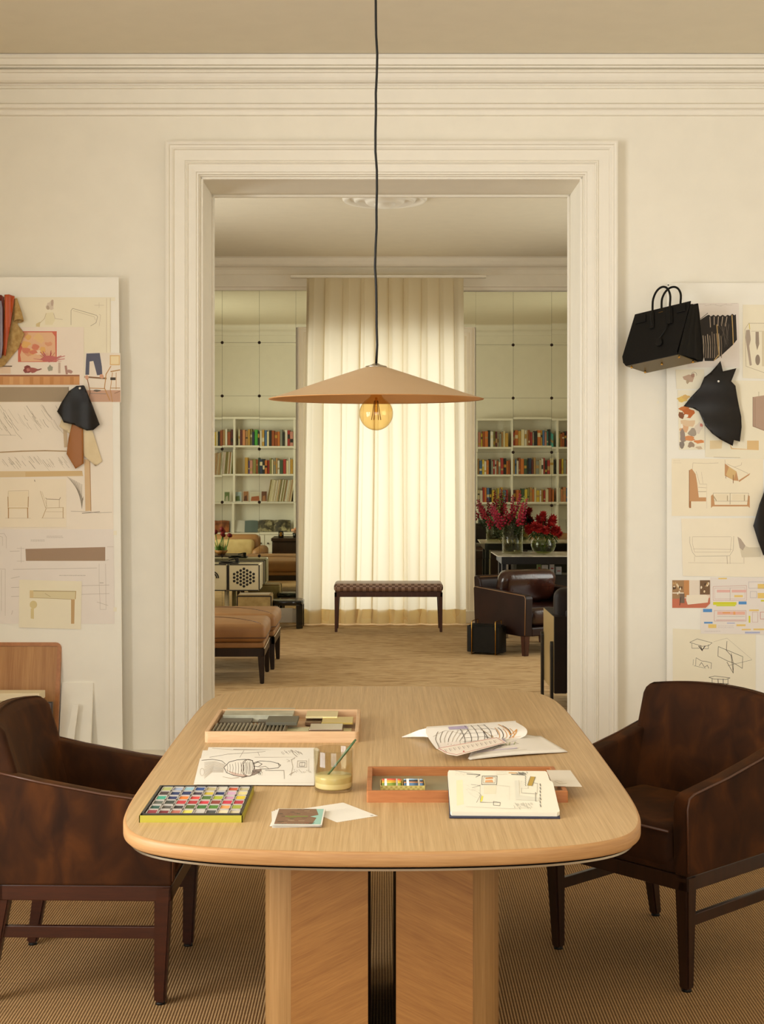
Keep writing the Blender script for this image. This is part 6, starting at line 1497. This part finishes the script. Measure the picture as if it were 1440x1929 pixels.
# ---------------------------------------------------------------- marble console with flowers
MRB = mottled('pale_veined_marble', [(.3, '#a89f8c'), (.5, '#c9c1ae'), (.7, '#ddd6c6')], 6, 6, .18, .5, dist=1.5)
BLT = mat('black_lacquer', '#15110d', .3)
ZT = .73
f0 = T(952, 1046, ZT); k0 = T(925, 1038, ZT)
cs_ = thing('console_table', 'black table with a pale marble top carrying two vases of red flowers', 'table', (1.75, 12.8, 0))
yn, yf = 12.50, 13.1
x0 = (925-CX)/(FPX/yf); xn = (938-CX)/(FPX/yn)
b = MB(); b.prism([(xn, yn), (2.55, yn), (2.55, yf), (x0, yf)], 2, ZT-.010, ZT, MRB, .002); b.build('marble_top', cs_, True)
b = MB(); b.prism([(xn+.035, yn+.006), (2.54, yn+.006), (2.54, yf-.01), (x0+.05, yf-.01)], 2, ZT-.075, ZT-.0105, BLT, .003); b.build('apron', cs_, True)
for xx, yy in ((1.08, yn+.12), (1.08, yf-.12), (2.4, yn+.12), (2.4, yf-.12)):
    MB().span((xx-.025, yy-.03, 0), (xx+.012, yy+.03, ZT-.076), BLT, .003).build('leg', cs_, True)
    MB().span((xx+.017, yy-.028, 0), (xx+.03, yy+.028, ZT-.076), STEEL, .002).build('leg', cs_, True)
GL2 = glassy('vase_glass', '#f6f6ec', .2, .02); WTR = glassy('vase_water', '#f0f0e2', .03, .02); WTG = glassy('green_vase_water', '#d3dcb0', .03, .02)
v1c = Vector(((966-CX)/(FPX/12.82), 12.82, ZT+.0005))
va = thing('vase', 'tall cylindrical glass vase with magenta snapdragons on the marble table', 'vase', v1c)
MB().lathe([(0, .0), (.088, .0), (.092, .004), (.092, .275), (.088, .275), (.086, .012), (0, .010)], GL2, n=40).build('vase_glass', va)
MB().lathe([(0, .013), (.0855, .013), (.0855, .175), (0, .175)], WTR, n=40).build('water', va)
v2c = Vector(((1024-CX)/(FPX/12.76), 12.76, ZT+.0005))
vb = thing('vase', 'round optic glass vase with dark red dahlias on the marble table', 'vase', v2c)
MB().lathe([(0, .0), (.06, .0), (.095, .03), (.113, .075), (.108, .115), (.088, .145), (.092, .165), (.088, .165), (.083, .145), (.104, .112), (.109, .075), (.09, .033), (.055, .006), (0, .006)], GL2, n=40).build('vase_glass', vb)
MB().lathe([(0, .008), (.055, .009), (.089, .034), (.1075, .075), (.103, .112), (0, .112)], WTG, n=40).build('water', vb)
MAG = mottled('magenta_petal', [(.3, '#9a1e3e'), (.6, '#c0405e'), (.85, '#da8a9c')], 30, 3, .6, .2); CRIM = mottled('crimson_petal', [(.3, '#8a1626'), (.7, '#b02c3c')], 20, 3, .6, .2)
DGR = mottled('dark_leaf', [(.3, '#27331a'), (.7, '#4a5a2c')], 10, 3, .6, .2); PGR = mottled('pale_bud_green', [(.3, '#8a9a4c'), (.7, '#b8bf7c')], 12, 3, .6, .2)
def snap(m, h=.46, nb=26, seed=1):
    rr = random.Random(seed); t = thing('snapdragon_stem', '', 'flower', (0, 0, 0))
    MB().tube([(0, 0, 0), (.004, 0, h*.5), (.0, 0, h)], [.0035, .003, .0015], DGR, 6).build('stem', t)
    b = MB()
    for k in range(nb):
        f = k/nb; z = h*.56+h*.44*f; r = .024*(1-f*.75); a = k*2.4
        M = Euler((rr.uniform(-.6, .6), rr.uniform(-.6, .6), a)).to_matrix().to_4x4()
        b.ball((r*math.cos(a), r*math.sin(a), z), .013*(1-f*.55), m, 6, (1.3, .8, .9), M)
    b.build('florets', t)
    b = MB()
    for k in range(16):
        z = h*.26+h*.36*k/16; a = k*2.1; l = .062
        b.poly([(0, 0, z), (l*.5*math.cos(a-.2), l*.5*math.sin(a-.2), z+.018), (l*math.cos(a), l*math.sin(a), z+.03), (l*.5*math.cos(a+.2), l*.5*math.sin(a+.2), z+.014)], DGR)
    b.build('leaves', t); return t
protoM = snap(MAG, seed=1); protoC = snap(CRIM, seed=2); protoP = snap(PGR, seed=3)
SP = [(-.62, .0, 1.0, 0, 'lowest stem, arching far left'), (-.52, .25, 1.02, 0, 'second from the left, leaning back'), (-.42, -.2, .96, 1, 'third from the left, leaning forward'), (-.33, .1, 1.0, 0, 'fourth from the left'), (-.22, -.1, 1.04, 0, 'fifth from the left'), (-.12, .3, .97, 1, 'left of the middle, leaning back'),
      (.0, .0, 1.08, 1, 'upright in the middle'), (.08, -.25, .93, 1, 'in front just right of the middle'), (.12, .15, 1.12, 0, 'tallest, right of the middle'), (.24, .0, 1.05, 2, 'pale green one right of the middle'), (.34, .2, 1.0, 2, 'pale green one leaning back right'), (.38, -.1, .98, 0, 'third from the right'), (.48, .1, 1.0, 0, 'second from the right'), (.58, -.05, .97, 1, 'rightmost, leaning out'), (-.28, -.35, .86, 1, 'short one hanging over the front left rim'), (.3, -.35, .85, 1, 'short one over the front right rim'), (.18, .3, 1.1, 2, 'pale green tip at the top')]
used = set()
for k, (ax, ay, sc_, kind_, w_) in enumerate(SP):
    pr_ = (protoM, protoC, protoP)[kind_]
    o = pr_ if kind_ not in used else copy_tree(pr_); used.add(kind_)
    o.location = v1c+Vector((-ax*.09, ay*.05, .03)); o.rotation_euler = (-ay*.7, ax, k*.7); o.scale = (1, 1, sc_)
    tag(o, '%s snapdragon in the tall glass vase, %s' % (['magenta', 'crimson', 'green-budded'][kind_], w_), 'flower', 'snapdragons in the tall vase')
DAH = mottled('dahlia_red', [(.3, '#7c1412'), (.7, '#b02622')], 25, 3, .6, .2)
def dahlia(seed):
    rr = random.Random(seed); t = thing('dahlia', '', 'flower', (0, 0, 0)); h = .235
    MB().tube([(0, 0, 0), (.003, 0, h*.5), (0, 0, h)], .003, GRL, 6).build('stem', t)
    b = MB()
    for ring, (n_, el) in enumerate(((6, 1.15), (9, .75), (12, .35), (12, -.05), (9, -.4))):
        for k in range(n_):
            a = 2*PI*k/n_+ring*.4; e = el+rr.uniform(-.1, .1); d = Vector((math.cos(a)*math.cos(e), math.sin(a)*math.cos(e), math.sin(e)))
            s_ = Vector((-math.sin(a), math.cos(a), 0)); r_ = .060-.004*ring; base = Vector((0, 0, h)); u_ = d.cross(s_)
            b.poly([base+d*.006, base+d*r_*.6+s_*.015-u_*.002, base+d*r_-u_*.004, base+d*r_*.6-s_*.015-u_*.002], DAH)
    b.ball((0, 0, h), .026, DAH, 8)
    b.build('bloom', t)
    b = MB()
    for k in range(4):
        a = k*1.6+.5; z = h*.8; l = .07; b.poly([(0, 0, z), (l*.5*math.cos(a-.4), l*.5*math.sin(a-.4), z), (l*math.cos(a), l*math.sin(a), z-.02), (l*.5*math.cos(a+.4), l*.5*math.sin(a+.4), z)], DGR)
    b.build('leaves', t); return t
dp = dahlia(4)
DP = [(-.72, 0, .98, 'far left, level with the rim'), (-.55, .5, 1.05, 'left, leaning back'), (-.5, -.4, .95, 'left, leaning forward'), (-.32, .1, 1.15, 'upper left'), (-.25, -.55, .9, 'front left'), (-.12, .35, 1.22, 'top left, leaning back'), (0, 0, 1.28, 'topmost'), (.05, -.6, .9, 'front and centre'), (.18, .3, 1.2, 'top right, leaning back'), (.28, -.15, 1.12, 'upper right'), (.38, -.5, .95, 'front right'), (.48, .35, 1.08, 'right, leaning back'), (.56, -.05, 1.02, 'right of the dome'), (.72, .1, 1.0, 'far right'), (.80, -.25, .92, 'lowest on the right'), (.12, -.3, 1.1, 'just in front of the top one')]
for k, (ax, ay, sc_, w_) in enumerate(DP):
    o = dp if k == 0 else copy_tree(dp)
    o.location = v2c+Vector((-ax*.03, ay*.03, .02)); o.rotation_euler = (-ay*.75, ax*.95, k*.9); o.scale = (1.0, 1.0, sc_)
    tag(o, 'dark red dahlia in the round glass vase, %s' % w_, 'flower', 'dahlias in the round vase')
# low dark cabinet with small things behind the leather chair
lc = thing('low_table', 'low black table with boxes behind the brown leather armchair', 'table', (1.62, 12.92, 0))
sc_z = EYE+(HY-1083)/(FPX/12.8)
MB().span((-.25, -.16, .0), (.5, .12, sc_z), mat('charcoal', '#26221c', .5), .004).build('cabinet_body', lc)
for x, w, h, c, lb, nmz in ((1.46, .055, .085, '#dcd8d0', 'small white box on the low black table', 'box'), (1.525, .04, .12, '#e2ded6', 'tall white box beside the small one on the low black table', 'box'), (1.585, .05, .07, '#d5d3d0', 'white packet with a red mark on the low black table', 'box'), (1.41, .035, .13, '#8a9a5c', 'green packet behind the white boxes', 'packet')):
    b = MB(); b.span((-w/2, -.03, 0), (w/2, .03, h), flat(c), .002); b.span((-w*.3, -.031, h*.4), (w*.3, -.0305, h*.5), flat('#a8483c')); o = b.build(nmz); o.location = (x, 12.87, sc_z+.0005); tag(o, lb, 'box')
b = MB(); b.ball((0, 0, .03), .028, flat('#d0582c'), 12); o = b.build('orange_ornament'); o.location = (1.74, 12.87, sc_z); tag(o, 'small round orange ornament at the right end of the low black table', 'ornament')

# ---------------------------------------------------------------- brown leather club chair
BRL = mottled('glossy_brown_leather', [(.3, '#240f09'), (.55, '#3a1b11'), (.8, '#4c2619')], 6, 5, .24, .5, bump=.9, coat=.3, dist=.6)
BRS = mottled('smooth_brown_leather', [(.3, '#1f0e08'), (.7, '#301910')], 5, 3, .42, .3)
PIPL = mat('light_brown_piping', '#8a6238', .4)
fl = F0(990, 1236)
cc_ = thing('leather_armchair', 'glossy dark brown leather armchair with piping on the right of the salon', 'chair', (0, 0, 0), math.radians(-58-90))
# local: +y is the front, x right; the near front leg sits at (+.33, .33)
wC, dC = .36, .34
ang = math.radians(-148); Mr = Matrix.Rotation(ang, 3, 'Z')
lx = Vector((-wC+.03, dC-.03, 0)); wpos = Mr @ lx
tst = Vector((wC-.03, dC-.03, 0)); wp2 = Mr @ tst
near = wpos if wpos.y < wp2.y else wp2
cc_.location = (fl.x-near.x, fl.y-near.y, 0)
for sx in (-1, 1):
    ap = [(dC, .155), (dC+.012, .465), (dC-.004, .485), (-dC, .512), (-dC-.02, .50), (-dC, .155)]
    o = MB().prism(ap, 0, sx*wC, sx*(wC-.075), BRS, .010, 3).build('armrest', cc_)
    MB().tube([(sx*wC, dC+.002, .17), (sx*wC, dC+.010, .462), (sx*wC, dC-.004, .482), (sx*wC, -dC, .509)], .0035, PIPL, 6).build('piping', o)
b = MB(); b.prism([(-dC+.10, .155), (-dC+.08, .38), (-dC+.02, .57), (-dC-.03, .60), (-dC-.07, .59), (-dC-.04, .155)], 0, -wC+.04, wC-.04, BRS, .012, 3); o = b.build('backrest', cc_)
MB().tube([(-wC+.05, -dC+.01, .588), (wC-.05, -dC+.01, .588)], .0035, PIPL, 6).build('piping', o)
b = MB(); b.box((0, .06, .30), (wC*2-.17, .52, .15), BRL, .05, 5); b.build('seat_cushion', cc_)
b = MB(); b.box((0, -.22, .475), (wC*2-.16, .16, .27), BRL, .07, 6, M=Matrix.Rotation(-.22, 4, 'X')); 
for v in b.bm.verts: v.co.z += .012*math.sin(v.co.x*14)+.008*math.sin(v.co.x*31+1)
b.build('back_cushion', cc_)
b = MB(); b.span((-wC+.07, -dC, .155), (wC-.07, dC, .225), BRS, .01); b.build('seat_frame', cc_)
for sx in (-1, 1):
    for sy in (-1, 1): MB().bar((sx*(wC-.03), sy*(dC-.03), .165), (sx*(wC-.03), sy*(dC-.03), 0), .055, .055, BW, .04, .04, .003).build('leg', cc_)

# ---------------------------------------------------------------- black rack with brass frame
rk = thing('magazine_rack', 'black leather magazine rack in a thin brass wire frame on the carpet', 'magazine rack', (.845, 11.58, 0), math.radians(-22))
BLS = mottled('rack_leather', [(.3, '#0e0d0a'), (.7, '#161410')], 20, 3, .5, .3)
pf = rrect(-.155, -.075, .155, .075, .05, 6); inn_ = rrect(-.147, -.067, .147, .067, .043, 6)
b = bmesh.new(); r1_ = [b.verts.new((x, y, .018)) for x, y in pf]; r2_ = [b.verts.new((x, y, .225)) for x, y in pf]; r3_ = [b.verts.new((x, y, .225)) for x, y in inn_]; r4_ = [b.verts.new((x, y, .05)) for x, y in inn_]
for A, B in ((r1_, r2_), (r2_, r3_), (r3_, r4_)):
    for k in range(len(A)): b.faces.new((A[k], A[(k+1) % len(A)], B[(k+1) % len(A)], B[k]))
b.faces.new(r1_[::-1]); b.faces.new(r4_); bmesh.ops.recalc_face_normals(b, faces=b.faces)
MB().take(b, BLS).build('holder', rk)
for x in (-.10, .10):
    MB().tube([(x, -.080, .004), (x, -.080, .262), (x, -.076, .268), (x, .076, .268), (x, .080, .262), (x, .080, .004), (x, .076, .004), (x, -.076, .004), (x, -.080, .004)], .004, BRASS, 8).build('wire_frame', rk)
for k, y in enumerate((-.03, -.005, .02, .04)):
    o = MB().span((-.13, y-.004, .052), (.13, y+.004, .235+.004*(k % 2)), mat('dark_magazine', '#1f1d18', .3)); 
    mo = o.build('magazine'); mo.rotation_euler = (0, 0, math.radians(-22)); mo.location = (.845, 11.58, 0)
    tag(mo, 'dark magazine in the brass and black rack, %s' % ['nearest the viewer', 'second from the front', 'third from the front', 'furthest back'][k], 'magazine', 'magazines in the rack')

# ---------------------------------------------------------------- dark slab-sided armchair at the right edge of the doorway
SHEENP = mat('window_sheen_paint', '#b39a68', .32, .35); NBR = mottled('near_black_brown', [(.3, '#150d08'), (.7, '#20140c')], 5, 3, .6, .2)
X0 = 1.075; YA, YB = 8.93, 9.52; zt2 = .585; zb2 = .105
sl = thing('slab_armchair', 'dark armchair with a sheen-painted side panel cut off by the right edge of the doorway', 'chair', ((X0+1.85)/2, (YA+YB)/2, 0))
b = MB(); b.span((X0, YA, zb2), (X0+.075, YB, zt2), NBR, .002); o = b.build('armrest', sl, True)
b = MB(); b.span((X0-.003, YA+.02, zb2+.005), (X0+.001, YB-.01, zt2-.003), SHEENP); q_ = b.build('sheen_panel', o)  # pale sheet painted as window light reflected on the dark glossy side
MB().span((1.78, YA, zb2), (1.855, YB, zt2), NBR, .004).build('armrest', sl, True)
MB().span((X0+.075, YA, zb2), (1.78, YA+.07, .62), NBR, .01).build('backrest', sl, True)
MB().span((X0+.075, YA+.07, zb2), (1.78, YB, .33), NBR, .004).build('seat_frame', sl, True)
MB().box((1.43, YA+.35, .39), (.68, .44, .12), mat('rust_seat', '#7a3f18', .6), .04, 4).build('seat_cushion', sl, True)
MB().box((1.43, YA+.16, .57), (.68, .16, .36), NBR, .06, 5).build('back_cushion', sl, True)
for yy in (YA+.045, YB-.02):
    pl = [(yy-.022, 0), (yy+.018, 0), (yy+.022, .05), (yy+.022, .405), (yy+.013, .425), (yy-.010, .428), (yy-.022, .41)]
    for xx in (X0-.022, 1.857): MB().prism(pl, 0, xx, xx+.019, BLT, .003).build('leg', sl, True)
